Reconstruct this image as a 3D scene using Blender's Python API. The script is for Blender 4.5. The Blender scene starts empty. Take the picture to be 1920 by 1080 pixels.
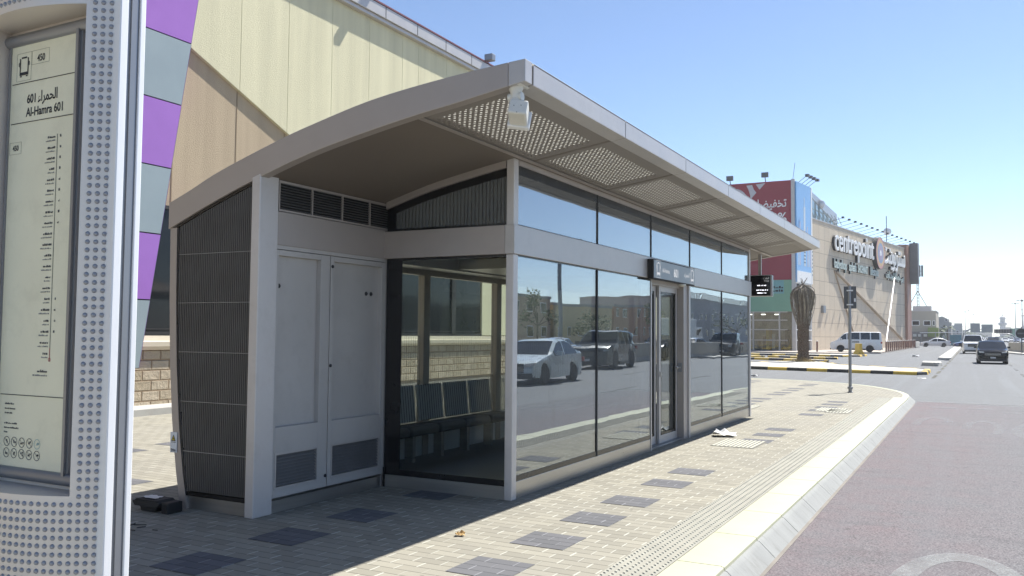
import bpy, bmesh, math, random
from mathutils import Vector, Matrix
random.seed(7)
S = bpy.context.scene
COL = S.collection
R = math.radians

# ------------------------------------------------------------------ materials
class NT:
    def __init__(s, name):
        s.m = bpy.data.materials.new(name); s.m.use_nodes = True
        s.t = s.m.node_tree; s.n = s.t.nodes; s.l = s.t.links
        s.n.clear(); s.out = s.n.new('ShaderNodeOutputMaterial')
    def node(s, typ, **kw):
        x = s.n.new(typ)
        for k, v in kw.items():
            setattr(x, k, v)
        return x
    def put(s, sock, v):
        if hasattr(v, 'is_output'):
            s.l.new(v, sock)
        elif isinstance(v, (tuple, list)):
            sock.default_value = tuple(v) + ((1,) if len(v) == 3 and sock.type == 'RGBA' else ())
        else:
            sock.default_value = v
    def math(s, op, a, b=0.0, c=None, clamp=False):
        x = s.node('ShaderNodeMath', operation=op); x.use_clamp = clamp
        s.put(x.inputs[0], a); s.put(x.inputs[1], b)
        if c is not None: s.put(x.inputs[2], c)
        return x.outputs[0]
    def mix(s, f, a, b, mode='MIX'):
        x = s.node('ShaderNodeMix', data_type='RGBA', blend_type=mode)
        s.put(x.inputs['Factor'], f); s.put(x.inputs[6], a); s.put(x.inputs[7], b)
        return x.outputs[2]
    def pos(s, which='Object'):
        return s.node('ShaderNodeTexCoord').outputs[which]
    def xyz(s, v):
        x = s.node('ShaderNodeSeparateXYZ'); s.l.new(v, x.inputs[0]); return x.outputs
    def comb(s, a, b, c=0.0):
        x = s.node('ShaderNodeCombineXYZ'); s.put(x.inputs[0], a); s.put(x.inputs[1], b); s.put(x.inputs[2], c); return x.outputs[0]
    def noise(s, v, scale, detail=3.0, rough=.55):
        x = s.node('ShaderNodeTexNoise'); s.l.new(v, x.inputs['Vector'])
        x.inputs['Scale'].default_value = scale; x.inputs['Detail'].default_value = detail; x.inputs['Roughness'].default_value = rough
        return x.outputs['Fac']
    def white(s, v):
        x = s.node('ShaderNodeTexWhiteNoise', noise_dimensions='3D'); s.l.new(v, x.inputs['Vector']); return x.outputs['Value']
    def ramp(s, f, lo, hi):
        x = s.node('ShaderNodeMapRange'); x.clamp = True
        s.put(x.inputs[0], f); x.inputs[1].default_value = lo; x.inputs[2].default_value = hi
        return x.outputs[0]
    def scale(s, v, sx, sy, sz):
        x = s.node('ShaderNodeVectorMath', operation='MULTIPLY'); s.l.new(v, x.inputs[0]); x.inputs[1].default_value = (sx, sy, sz); return x.outputs[0]
    def bump(s, h, strength=.3, dist=.01):
        x = s.node('ShaderNodeBump'); s.put(x.inputs['Height'], h); x.inputs['Strength'].default_value = strength; x.inputs['Distance'].default_value = dist
        return x.outputs[0]
    def bsdf(s, col, rough=.5, metal=0., normal=None, spec=.5, coat=0.):
        x = s.node('ShaderNodeBsdfPrincipled')
        s.put(x.inputs['Base Color'], col); s.put(x.inputs['Roughness'], rough); s.put(x.inputs['Metallic'], metal)
        x.inputs['Specular IOR Level'].default_value = spec; x.inputs['Coat Weight'].default_value = coat
        x.inputs['Coat Roughness'].default_value = .05
        if normal is not None: s.l.new(normal, x.inputs['Normal'])
        return x.outputs[0]
    def done(s, sh):
        s.l.new(sh, s.out.inputs['Surface']); return s.m

def mk(name, col, rough=.5, metal=0., var=.08, scale=2., bump=0., bscale=60., spec=.5, coat=0., dirt=None, stretch=(1, 1, 1)):
    t = NT(name); p = t.scale(t.pos(), *stretch)
    n = t.noise(p, scale, 5, .6)
    c = t.mix(t.ramp(n, .3, .7), tuple(v*(1-var) for v in col), tuple(min(1, v*(1+var)) for v in col))
    if dirt:
        c = t.mix(t.math('MULTIPLY', t.ramp(t.noise(p, scale*3.1, 6, .7), .52, .75), dirt[1]), c, dirt[0])
    nb = t.bump(t.noise(p, bscale, 3), bump, .01) if bump else None
    r = t.math('ADD', t.math('MULTIPLY', n, .16), rough-.08)
    return t.done(t.bsdf(c, r, metal, nb, spec, coat))

def emit(name, col, st):
    t = NT(name); e = t.node('ShaderNodeEmission'); e.inputs[0].default_value = (*col, 1); e.inputs[1].default_value = st
    return t.done(e.outputs[0])

def glass_mat(name, tint=(.55, .6, .6), f0=.06, frit=0., zones=((.45, 1.5),), period=.046, axis='y', fritcol=(.42, .44, .45), rough=0.):
    t = NT(name); tr = t.node('ShaderNodeBsdfTransparent'); t.put(tr.inputs[0], tint)
    gl = t.node('ShaderNodeBsdfGlossy'); gl.inputs['Roughness'].default_value = rough; gl.inputs[0].default_value = (.90, .96, 1, 1)
    base = tr.outputs[0]
    if frit:
        x, y, z = t.xyz(t.pos())
        u = y if axis == 'y' else x
        band = t.math('GREATER_THAN', t.math('FRACT', t.math('DIVIDE', u, period)), .24)
        zone = None
        for a, b, wt in [(q_ + (1.,))[:3] for q_ in zones]:
            q = t.math('MULTIPLY', t.math('MULTIPLY', t.math('GREATER_THAN', z, a), t.math('LESS_THAN', z, b)), wt)
            zone = q if zone is None else t.math('MAXIMUM', zone, q)
        df = t.node('ShaderNodeBsdfDiffuse'); df.inputs[0].default_value = (*fritcol, 1)
        tl = t.node('ShaderNodeBsdfTranslucent'); tl.inputs[0].default_value = (*fritcol, 1)
        m0 = t.node('ShaderNodeMixShader'); m0.inputs[0].default_value = .4
        t.l.new(df.outputs[0], m0.inputs[1]); t.l.new(tl.outputs[0], m0.inputs[2])
        m1 = t.node('ShaderNodeMixShader'); t.put(m1.inputs[0], t.math('MULTIPLY', t.math('MULTIPLY', band, zone), frit))
        t.l.new(base, m1.inputs[1]); t.l.new(m0.outputs[0], m1.inputs[2]); base = m1.outputs[0]
    lw = t.node('ShaderNodeLayerWeight'); lw.inputs[0].default_value = .5
    if rough == 0.:
        wob = t.bump(t.noise(t.pos(), 1.1, 1), .10, .02)
        t.l.new(wob, gl.inputs['Normal'])
    f = t.math('ADD', t.math('MULTIPLY', t.math('POWER', lw.outputs['Facing'], 5.0), 1-f0), f0)
    m = t.node('ShaderNodeMixShader'); t.put(m.inputs[0], f)
    t.l.new(base, m.inputs[1]); t.l.new(gl.outputs[0], m.inputs[2])
    return t.done(m.outputs[0])

M = {}
M['silver'] = mk('silver_paint', (.40, .355, .325), .42, .3, .035, 1.5, .012, 500, stretch=(1, 1, 1), dirt=((.3, .27, .24), .18))
M['silver_light'] = mk('pale_silver_paint', (.49, .465, .445), .4, .35, .05, 2., .02, 300, dirt=((.33, .3, .27), .2))
M['perf_lit'] = mk('ground_lit_soffit_paint', (.25, .225, .20), .55, .1, .04, 1.)  # soffit paint made lighter for the light bounced up from the ground
M['silver_post_lit'] = mk('sky_lightened_silver', (.57, .54, .52), .42, .25, .04, 1.5, .012, 400, dirt=((.3, .27, .24), .2))  # silver paint lightened for the sky light the road-facing posts catch
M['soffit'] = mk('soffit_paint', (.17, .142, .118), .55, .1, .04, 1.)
M['door_grey'] = mk('grey_door_paint', (.47, .45, .43), .48, .15, .05, 1.6, .02, 200, dirt=((.25, .23, .21), .2))
M['steel'] = mk('brushed_steel', (.44, .43, .41), .3, .85, .12, 3., .03, 120, stretch=(.3, .3, 6))
M['alu'] = mk('aluminium', (.84, .84, .84), .42, .15, .05, 2, .02, 150, stretch=(6, 6, .3))
M['alu_dark'] = mk('grey_aluminium', (.28, .285, .30), .38, .6, .05, 2)
M['black'] = mk('black_frit', (.010, .010, .011), .25, 0, .2, 4)
M['rubber'] = mk('black_rubber', (.018, .018, .018), .7, 0, .2, 6, .05, 80)
M['louvre'] = mk('dark_louvre', (.088, .086, .085), .5, .2, .15, 4)
M['vent_slat'] = mk('vent_slat', (.17, .17, .172), .5, .2, .1, 4)
M['void'] = mk('dark_void', (.012, .012, .012), .8, 0, .1, 4)
M['glass'] = glass_mat('shelter_glass', (.42, .45, .47), .30, .38, ((.45, 1.5), (2.6, 3.4)))
M['glass_end'] = glass_mat('end_glass', (.90, .93, .91), .014, .5, ((2.6, 3.4),), .042, 'x', (.30, .31, .32))
M['glass_back'] = glass_mat('back_glass', (.90, .92, .91), (.02), .7, ((.40, .98), (.98, 1.55, .3)), .05, 'y', (.27, .28, .28))
M['glass_door'] = glass_mat('door_glass', (.5, .53, .53), .12)
M['white'] = mk('white_paint', (.78, .78, .77), .45, 0, .04, 3)
M['offwhite'] = mk('offwhite_enamel', (.70, .69, .63), .38, 0, .05, 8, .01, 90, dirt=((.5, .46, .38), .15))
M['ink'] = mk('black_ink', (.02, .021, .024), .6, 0, .1, 5)
M['greyink'] = mk('grey_ink', (.12, .12, .12), .6, 0, .1, 5)
M['seat'] = mk('dark_seat_shell', (.085, .09, .092), .5, 0, .1, 5, .02, 90)

def translucent(name, col):
    t = NT(name); a = t.node('ShaderNodeBsdfTranslucent'); a.inputs[0].default_value = (*col, 1)
    b = t.node('ShaderNodeBsdfDiffuse'); b.inputs[0].default_value = (*col, 1)
    n = t.noise(t.pos(), 4, 3)
    m = t.node('ShaderNodeMixShader'); t.put(m.inputs[0], t.math('ADD', t.math('MULTIPLY', n, .1), .35))
    t.l.new(a.outputs[0], m.inputs[1]); t.l.new(b.outputs[0], m.inputs[2]); return t.done(m.outputs[0])
M['skylight'] = translucent('opal_roof_sheet', (.82, .81, .76))

# ------------------------------------------------------------------ mesh builder
def unit(v):
    v = Vector(v); return v.normalized()

class MB:
    def __init__(s): s.v = []; s.f = []; s.mi = []
    def add(s, vs, fs, mi=0):
        o = len(s.v); s.v += [tuple(p) for p in vs]
        for f in fs: s.f.append([o+i for i in f]); s.mi.append(mi)
    def box(s, x0, x1, y0, y1, z0, z1, mi=0):
        vs = [(x, y, z) for z in (z0, z1) for y in (y0, y1) for x in (x0, x1)]
        s.add(vs, [(0, 2, 3, 1), (4, 5, 7, 6), (0, 1, 5, 4), (1, 3, 7, 5), (3, 2, 6, 7), (2, 0, 4, 6)], mi)
    def quad(s, pts, mi=0): s.add(pts, [tuple(range(len(pts)))], mi)
    def prism(s, poly, ax, a, b, mi=0):
        def p(u, v, w): return {'x': (w, u, v), 'y': (u, w, v), 'z': (u, v, w)}[ax]
        n = len(poly)
        vs = [p(u, v, a) for u, v in poly] + [p(u, v, b) for u, v in poly]
        s.add(vs, [tuple(range(n))[::-1], tuple(range(n, 2*n))] + [(i, (i+1) % n, n+(i+1) % n, n+i) for i in range(n)], mi)
    def tube(s, pts, r, n=8, mi=0, caps=True, rs=None):
        pts = [Vector(p) for p in pts]; rings = []; k = len(pts)
        ref = None
        for i, p in enumerate(pts):
            d = (pts[min(i+1, k-1)]-pts[max(i-1, 0)]).normalized()
            if ref is None:
                ref = Vector((0, 0, 1)) if abs(d.z) < .9 else Vector((1, 0, 0))
            a = d.cross(ref).normalized(); b = d.cross(a).normalized(); ref = -b if False else ref
            rr = rs[i] if rs else r
            rings.append([p+a*rr*math.cos(2*math.pi*j/n)+b*rr*math.sin(2*math.pi*j/n) for j in range(n)])
        vs = [q for g in rings for q in g]
        fs = [(i*n+j, i*n+(j+1) % n, (i+1)*n+(j+1) % n, (i+1)*n+j) for i in range(k-1) for j in range(n)]
        if caps: fs += [tuple(range(n))[::-1], tuple(range((k-1)*n, k*n))]
        s.add(vs, fs, mi)
    def lathe(s, prof, n=16, mi=0, c=(0, 0, 0), ax='z', caps=True):
        vs = []
        for r, h in prof:
            for j in range(n):
                a = 2*math.pi*j/n; u, v = r*math.cos(a), r*math.sin(a)
                q = {'z': (u, v, h), 'x': (h, u, v), 'y': (v, h, u)}[ax]
                vs.append((q[0]+c[0], q[1]+c[1], q[2]+c[2]))
        k = len(prof)
        fs = [(i*n+j, i*n+(j+1) % n, (i+1)*n+(j+1) % n, (i+1)*n+j) for i in range(k-1) for j in range(n)]
        if caps: fs += [tuple(range(n))[::-1], tuple(range((k-1)*n, k*n))]
        s.add(vs, fs, mi)
    def dome(s, c, r, nrm=(0, 0, 1), n=8, sq=1., mi=0):
        w = unit(nrm); u = w.orthogonal().normalized(); v = w.cross(u); c = Vector(c)
        vs = []; fs = []
        for rr, h in ((1., 0.), (.78, .6), (.35, .93)):
            for j in range(n):
                a = 2*math.pi*j/n
                vs.append(c+(u*math.cos(a)+v*math.sin(a))*rr*r+w*h*r*sq)
        for i in range(2):
            fs += [(i*n+j, i*n+(j+1) % n, (i+1)*n+(j+1) % n, (i+1)*n+j) for j in range(n)]
        fs.append(tuple(range(2*n, 3*n))); s.add(vs, fs, mi)
    def text(s, body, size, org, xd, ud, align='LEFT', depth=0.0, xs=1., mi=0, bold=0., fit=None):
        cu = bpy.data.curves.new('lettering', 'FONT'); cu.body = body; cu.size = size; cu.align_x = align; cu.offset = bold; cu.extrude = depth/2; cu.resolution_u = 4
        o = bpy.data.objects.new('lettering', cu); COL.objects.link(o)
        dg = bpy.context.evaluated_depsgraph_get(); me = bpy.data.meshes.new_from_object(o.evaluated_get(dg))
        bpy.data.objects.remove(o); bpy.data.curves.remove(cu)
        xd = unit(xd); ud = unit(ud); nd = xd.cross(ud); org = Vector(org)
        if fit: q = [v.co.x for v in me.vertices]; xs = fit/(max(q)-min(q))
        s.add([org+xd*v.co.x*xs+ud*v.co.y+nd*(v.co.z+depth/2) for v in me.vertices], [tuple(p.vertices) for p in me.polygons], mi)
        bpy.data.meshes.remove(me)
    def build(s, name, mats, parent=None, bevel=0., smooth=None, world=True, seg=2):
        me = bpy.data.meshes.new(name)
        off = OFF.get(parent.name, Vector()) if (parent and world) else Vector()
        me.from_pydata([Vector(v)-off for v in s.v], [], s.f)
        mats = mats if isinstance(mats, (list, tuple)) else [mats]
        for m in mats: me.materials.append(M[m] if isinstance(m, str) else m)
        if len(mats) > 1: me.polygons.foreach_set('material_index', [min(i, len(mats)-1) for i in s.mi])
        bm = bmesh.new(); bm.from_mesh(me); bmesh.ops.recalc_face_normals(bm, faces=bm.faces); bm.to_mesh(me); bm.free()
        if smooth is not None:
            me.polygons.foreach_set('use_smooth', [True]*len(me.polygons)); me.set_sharp_from_angle(angle=R(smooth))
        me.update()
        o = bpy.data.objects.new(name, me); COL.objects.link(o)
        if parent: o.parent = parent
        OFF[o.name] = off
        if bevel:
            b = o.modifiers.new('edge', 'BEVEL'); b.width = bevel; b.segments = seg; b.limit_method = 'ANGLE'; b.angle_limit = R(40)
        return o
OFF = {}
def thing(name, label, cat, loc=(0, 0, 0), rz=0., group=None):
    o = bpy.data.objects.new(name, None); COL.objects.link(o); o.location = loc; o.rotation_euler = (0, 0, rz)
    o.empty_display_size = .2; OFF[o.name] = Vector(loc); tag(o, label, cat, group); return o
def tag(o, label, cat, group=None, kind=None):
    o['label'] = label; o['category'] = cat
    if group: o['group'] = group
    if kind: o['kind'] = kind
    return o
def struct(o, kind='structure', label=None, cat=None):
    o['kind'] = kind
    if label: o['label'] = label
    if cat: o['category'] = cat
    return o
def dup(root, loc, rz=0., label=None, group=None, sc=None):
    r = root.copy(); COL.objects.link(r); r.location = loc; r.rotation_euler = (0, 0, rz)
    if label: r['label'] = label
    if group: r['group'] = group
    if sc: r.scale = (sc, sc, sc)
    for ch in list(root.children):
        c = ch.copy(); COL.objects.link(c); c.parent = r
        for g in list(ch.children):
            d = g.copy(); COL.objects.link(d); d.parent = c
    return r
# Arabic letters in their joined forms, set right to left: (isolated, final, initial, medial)
AR = {'ا': (0xFE8D, 0xFE8E), 'ب': (0xFE8F,)*1, 'ت': (0xFE95,), 'ح': (0xFEA1,), 'خ': (0xFEA5,), 'ر': (0xFEAD, 0xFEAE), 'س': (0xFEB1,), 'ش': (0xFEB5,),
      'ض': (0xFEBD,), 'ف': (0xFED1,), 'ق': (0xFED5,), 'ل': (0xFEDD,), 'م': (0xFEE1,), 'ن': (0xFEE5,), 'و': (0xFEED, 0xFEEE), 'ي': (0xFEF1,), 'ء': (0xFE80,)}
def ar(word):
    out = []
    for w in word.split(' '):
        r = []
        for i, ch in enumerate(w):
            f = AR[ch]; dual = lambda c: len(AR[c]) == 1 and c != 'ء'
            pre = i > 0 and dual(w[i-1]) and ch != 'ء'
            nxt = i < len(w)-1 and dual(ch) and w[i+1] != 'ء'
            if len(f) == 2: r.append(chr(f[1] if pre else f[0]))
            elif ch == 'ء': r.append(chr(f[0]))
            else: r.append(chr(f[0] + (3 if pre and nxt else 1 if pre else 2 if nxt else 0)))
        out.append(''.join(reversed(r)))
    return ' '.join(reversed(out))

# ------------------------------------------------------------------ camera, sun, sky
YAW, PITCH, ROLL = R(28.238), R(2.967), R(.493)
fwd = Vector((-math.sin(YAW)*math.cos(PITCH), math.cos(YAW)*math.cos(PITCH), math.sin(PITCH)))
r0 = Vector((math.cos(YAW), math.sin(YAW), 0)); u0 = r0.cross(fwd)
rr = r0*math.cos(ROLL)+u0*math.sin(ROLL); uu = u0*math.cos(ROLL)-r0*math.sin(ROLL)
cam = bpy.data.cameras.new('camera'); cam.sensor_width = 36; cam.lens = 1613.85/1920*36; cam.clip_end = 9000; cam.clip_start = .05
co = bpy.data.objects.new('camera', cam); COL.objects.link(co); S.camera = co
co.matrix_world = Matrix(((rr.x, uu.x, -fwd.x, 0), (rr.y, uu.y, -fwd.y, 0), (rr.z, uu.z, -fwd.z, 1.6), (0, 0, 0, 1)))
SUN = Vector((.26, .65, 1.)).normalized()
sl = bpy.data.lights.new('sun', 'SUN'); sl.energy = 4.9; sl.angle = R(.53); sl.color = (1., .965, .90)
so = bpy.data.objects.new('sun', sl); COL.objects.link(so); so.location = (20, 40, 60)
so.rotation_euler = (-SUN).to_track_quat('-Z', 'Y').to_euler()
W = bpy.data.worlds.new('World'); S.world = W; W.use_nodes = True
wn = W.node_tree.nodes; bg = wn['Background']; sky = wn.new('ShaderNodeTexSky'); sky.sky_type = 'NISHITA'; sky.sun_disc = False
sky.sun_elevation = math.asin(SUN.z); sky.sun_rotation = math.atan2(SUN.x, SUN.y); sky.air_density = .7; sky.dust_density = .2; sky.ozone_density = 1.2; sky.altitude = 300
W.node_tree.links.new(sky.outputs[0], bg.inputs[0]); bg.inputs[1].default_value = .102
S.view_settings.view_transform = 'Standard'; S.view_settings.look = 'None'; S.view_settings.exposure = .95; S.view_settings.gamma = 1
cy = S.cycles; cy.max_bounces = 10; cy.transparent_max_bounces = 24; cy.glossy_bounces = 6; cy.diffuse_bounces = 4; cy.caustics_reflective = False; cy.caustics_refractive = False
cy.sample_clamp_indirect = 6; cy.use_denoising = True
try: cy.denoiser = 'OPENIMAGEDENOISE'
except Exception: pass

# ------------------------------------------------------------------ ground, road, pavement
def asphalt(name, base, tint=None):
    t = NT(name); p = t.pos(); x, y, z = t.xyz(p)
    big = t.noise(p, .09, 4); mid = t.noise(t.scale(p, 1, .25, 1), 1.4, 5, .65); fine = t.noise(p, 160, 2, .7)
    c = t.mix(big, tuple(v*.86 for v in base), tuple(v*1.12 for v in base))
    c = t.mix(t.math('MULTIPLY', t.ramp(mid, .5, .8), .35), c, tuple(v*.72 for v in base))
    if tint:
        e = t.math('ADD', x, t.math('MULTIPLY', t.math('SUBTRACT', t.noise(t.scale(p, 1, .2, 1), .9, 5, .65), .5), 2.2))
        k = t.math('SUBTRACT', 1., t.ramp(e, -1.1, 1.3))
        k = t.math('MULTIPLY', k, t.ramp(t.noise(p, 2.3, 5, .7), .2, .6))
        c = t.mix(k, c, tint)
    c = t.mix(t.ramp(fine, .35, .7), t.mix(.36, c, (.02, .02, .02)), t.mix(.2, c, (.5, .5, .5)))
    agg = t.noise(p, 60, 3, .8); c = t.mix(t.ramp(agg, .40, .62), t.mix(.52, c, (.02, .02, .025)), t.mix(.2, c, (.5, .48, .48)))
    streak = t.noise(t.scale(p, .35, 2.6, 1), 1.1, 6, .7); c = t.mix(t.math('MULTIPLY', t.ramp(streak, .54, .70), .38), c, tuple(v*.55 for v in base))
    wheel = t.noise(t.scale(p, 2.4, .05, 1), .8, 4, .6); c = t.mix(t.math('MULTIPLY', t.ramp(wheel, .5, .68), .25), c, tuple(v*1.35 for v in base))
    # grit, tyre scuffs and oil drips
    c = t.mix(t.math('MULTIPLY', t.ramp(t.noise(p, 9, 2, .4), .70, .76), .55), c, (.03, .03, .03))
    return t.done(t.bsdf(c, .82, 0, t.bump(fine, .45, .006), .3))
M['asphalt'] = asphalt('asphalt', (.148, .163, .172))
M['asphalt_red'] = asphalt('red_bus_lane_asphalt', (.107, .111, .12), (.14, .083, .092))
M['sand'] = mk('dusty_ground', (.42, .36, .28), .9, 0, .15, .05)
M['concrete'] = mk('pale_concrete', (.42, .41, .375), .8, 0, .1, .8, .1, 30, dirt=((.33, .3, .26), .5))
M['kerb_white'] = mk('white_kerb_paint', (.41, .412, .29), .65, 0, .06, 1.2, .08, 40, dirt=((.45, .42, .36), .35))
M['yellow'] = mk('yellow_kerb_paint', (.62, .42, .07), .7, 0, .1, 2, .05, 40, dirt=((.4, .33, .2), .4))
M['kblack'] = mk('black_kerb_paint', (.035, .035, .035), .7, 0, .2, 2, .05, 40, dirt=((.2, .18, .15), .4))
M['roadpaint'] = None
def worn_paint(name, col, keep):
    t = NT(name); p = t.pos()
    w = t.ramp(t.math('ADD', t.math('MULTIPLY', t.noise(p, 5, 6, .75), .65), t.math('MULTIPLY', t.noise(p, 60, 2), .35)), keep-.15, keep+.18)
    tr = t.node('ShaderNodeBsdfTransparent'); d = t.bsdf(col, .75)
    m = t.node('ShaderNodeMixShader'); t.put(m.inputs[0], t.math('MULTIPLY', w, .55)); t.l.new(tr.outputs[0], m.inputs[1]); t.l.new(d, m.inputs[2]); return t.done(m.outputs[0])
M['roadpaint'] = worn_paint('worn_road_paint', (.30, .31, .31), .42)
M['roadpaint_faint'] = worn_paint('faint_road_paint', (.27, .28, .29), .50)
M['roadpaint_yellow'] = worn_paint('worn_yellow_line', (.42, .38, .24), .56)

def pavers(name, cols, pw=.225, ph=.1125, patches=False):
    t = NT(name); p = t.pos(); x, y, z = t.xyz(p)
    v = t.math('DIVIDE', y, ph); row = t.math('FLOOR', v)
    u = t.math('ADD', t.math('DIVIDE', x, pw), t.math('MULTIPLY', t.math('MODULO', t.math('ABSOLUTE', row), 2.), .5)); cl = t.math('FLOOR', u)
    fu = t.math('FRACT', u); fv = t.math('FRACT', v)
    rnd = t.white(t.comb(cl, row, 1.)); rnd2 = t.white(t.comb(cl, row, 5.))
    c = t.mix(rnd, cols[0], cols[1])
    c = t.mix(t.math('MULTIPLY', t.ramp(t.noise(p, .5, 5, .6), .35, .7), .45), c, cols[2])
    c = t.mix(t.math('MULTIPLY', t.ramp(t.noise(p, 300, 2, .8), .45, .75), .3), c, tuple(q*.55 for q in cols[0]))
    eu = t.math('MINIMUM', fu, t.math('SUBTRACT', 1., fu)); ev = t.math('MINIMUM', fv, t.math('SUBTRACT', 1., fv))
    head = t.math('LESS_THAN', eu, t.math('ADD', .016, t.math('MULTIPLY', rnd2, .02)))
    bed = t.math('SUBTRACT', 1., t.ramp(ev, .02, .065))
    c = t.mix(t.math('MULTIPLY', bed, .78), c, tuple(q*.42 for q in cols[0]))
    c = t.mix(t.math('MULTIPLY', head, t.math('ADD', .15, t.math('MULTIPLY', rnd2, .75))), c, tuple(min(.50, q*1.75) for q in cols[1]))
    stain = t.ramp(t.noise(p, 1.7, 6, .72), .60, .74)
    c = t.mix(t.math('MULTIPLY', stain, .3), c, tuple(q*.5 for q in cols[0]))
    spot = t.ramp(t.noise(p, 11, 2, .5), .70, .74); c = t.mix(t.math('MULTIPLY', spot, .4), c, tuple(q*.35 for q in cols[0]))
    sandp = t.ramp(t.noise(p, .9, 6, .75), .58, .72); c = t.mix(t.math('MULTIPLY', sandp, .3), c, tuple(min(.5, q*1.25) for q in cols[1]))
    h = t.math('MINIMUM', t.ramp(eu, 0, .05), t.ramp(ev, 0, .09))
    h = t.math('ADD', h, t.math('MULTIPLY', t.noise(p, 120, 3), .25))
    return t.done(t.bsdf(c, .85, 0, t.bump(h, .5, .006), .3))
M['pavers'] = pavers('cream_pavers', ((.245, .23, .185), (.33, .31, .25), (.23, .22, .195)))
M['pavers_dark'] = pavers('charcoal_pavers', ((.115, .117, .125), (.15, .15, .16), (.105, .105, .11)))
M['tactile'] = mk('tactile_slab_shaded', (.285, .275, .23), .8, 0, .1, 3, .08, 60, dirt=((.3, .28, .24), .4))  # slab darkened so the shade between the bars is in the colour

M['tactile_bar'] = mk('tactile_bar', (.36, .35, .295), .8, 0, .1, 3, .05, 60)  # lighter than the slab to heighten the painted shading of the relief
def arc_pts(pts, n=6):
    out = []
    P = [Vector(p) for p in pts]
    for i in range(len(P)-1):
        a, b, c, d = P[max(i-1, 0)], P[i], P[i+1], P[min(i+2, len(P)-1)]
        for k in range(n):
            q = k/n; out.append(.5*((2*b)+(c-a)*q+(2*a-5*b+4*c-d)*q*q+(3*b-a-3*c+d)*q**3))
    out.append(P[-1]); return out
def sweep(mb, prof, path, mi=0, seg_mi=None):
    path = [Vector((p[0], p[1])) for p in path]; k = len(path); rings = []
    for i, p in enumerate(path):
        d = (path[min(i+1, k-1)]-path[max(i-1, 0)]).normalized(); nrm = Vector((-d.y, d.x))
        rings.append([(p.x+nrm.x*o, p.y+nrm.y*o, z) for o, z in prof])
    n = len(prof)
    for i in range(k-1):
        vs = rings[i]+rings[i+1]
        mb.add(vs, [(j, (j+1) % n, n+(j+1) % n, n+j) for j in range(n)], seg_mi(i) if seg_mi else mi)
    mb.add(rings[0], [tuple(range(n))], seg_mi(0) if seg_mi else mi); mb.add(rings[-1], [tuple(range(n))], seg_mi(k-2) if seg_mi else mi)

b = MB(); b.box(-1400, 1400, -500, 1800, -1.2, -.175); struct(b.build('ground', 'sand'))
b = MB(); b.box(-70, 62, -80, 1700, -.9, -.15); struct(b.build('road', 'asphalt'))
b = MB(); b.quad([(-1.37, -40, -.146), (1.95, -40, -.146), (1.95, 24.9, -.146), (-1.37, 25.5, -.146)]); struct(b.build('bus_lane', 'asphalt_red'))
CORNER = [(-1.54, 22, 0), (-1.54, 24.2, 0), (-1.63, 26.1, 0), (-2.15, 28.1, 0), (-3.25, 30.2, 0), (-4.7, 31.4, 0), (-6.0, 32.0, 0), (-7.4, 32.25, 0), (-14, 32.6, 0), (-30, 32.8, 0)]
edge = [Vector((-1.54, y)) for y in range(-40, 22)] + [Vector((p.x, p.y)) for p in arc_pts(CORNER, 5)]
# pavement slab inside the kerb
b = MB()
inner = []
for i, p in enumerate(edge):
    d = (edge[min(i+1, len(edge)-1)]-edge[max(i-1, 0)]).normalized(); wk = .34 if p.y < 24.5 else .16
    inner.append((p.x-d.y*wk, p.y+d.x*wk))
b.prism(inner+[(-30, -40)], 'z', -.14, 0.); struct(b.build('pavement', 'pavers'))
b = MB()
for i in range(len(edge)-1):
    p, q = edge[i], edge[i+1]; d = (q-p).normalized(); g = .005
    wk = .338 if q.y < 24.6 else .158
    sweep(b, [(wk, -.1), (wk, .003), (.03, .004), (.006, -.004), (.0, -.03), (.0, -.1)], [p+d*g, q-d*g], 0)
    sweep(b, [(.02, -.1), (.004, -.024), (-.014, -.028), (-.04, -.052), (-.145, -.148), (-.145, -.2)], [p+d*g, q-d*g], 1)
M['kerb_face'] = mk('grey_kerb_face', (.245, .25, .24), .8, 0, .1, 1.5, .15, 50, dirt=((.12, .115, .10), .55), stretch=(1, 2.5, .4))
struct(b.build('kerb', ['kerb_white', 'kerb_face'], smooth=35))
b = MB(); b.box(-1.405, -1.37, -40, 24.6, -.148, -.1425); struct(b.build('kerb_channel', mk('dusty_channel', (.21, .19, .165), .9, 0, .2, 3, .1, 40)))
# charcoal squares set into the paving
b = MB()
def patch(cx, cy):
    r = round((cy-.225)/.225)*.225; c = round((cx-.225)/.225)*.225
    b.quad([(c, r, .003), (c+.45, r, .003), (c+.45, r+.45, .003), (c, r+.45, .003)])
for k in range(-3, 5): patch(-2.85, 6.07+.94*k)
for y in (13.25, 14.2, 15.15, 18.3, 19.25, 20.2, 21.1, 22.0): patch(-2.85, y)
for k in range(-6, 3): patch(-4.77, 5.24+.94*k)
for c in range(1, 6):
    for k in range(0, 13):
        if k % 5 != 4 and (c > 1 or k < 12): patch(-2.85-1.92*c, 19.2+.94*k)
for k in range(-6, 9): patch(-7.9, 4.3+.94*k)
for k in range(-6, 9): patch(-9.8, 4.8+.94*k)
struct(b.build('paving_squares', 'pavers_dark'))
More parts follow.
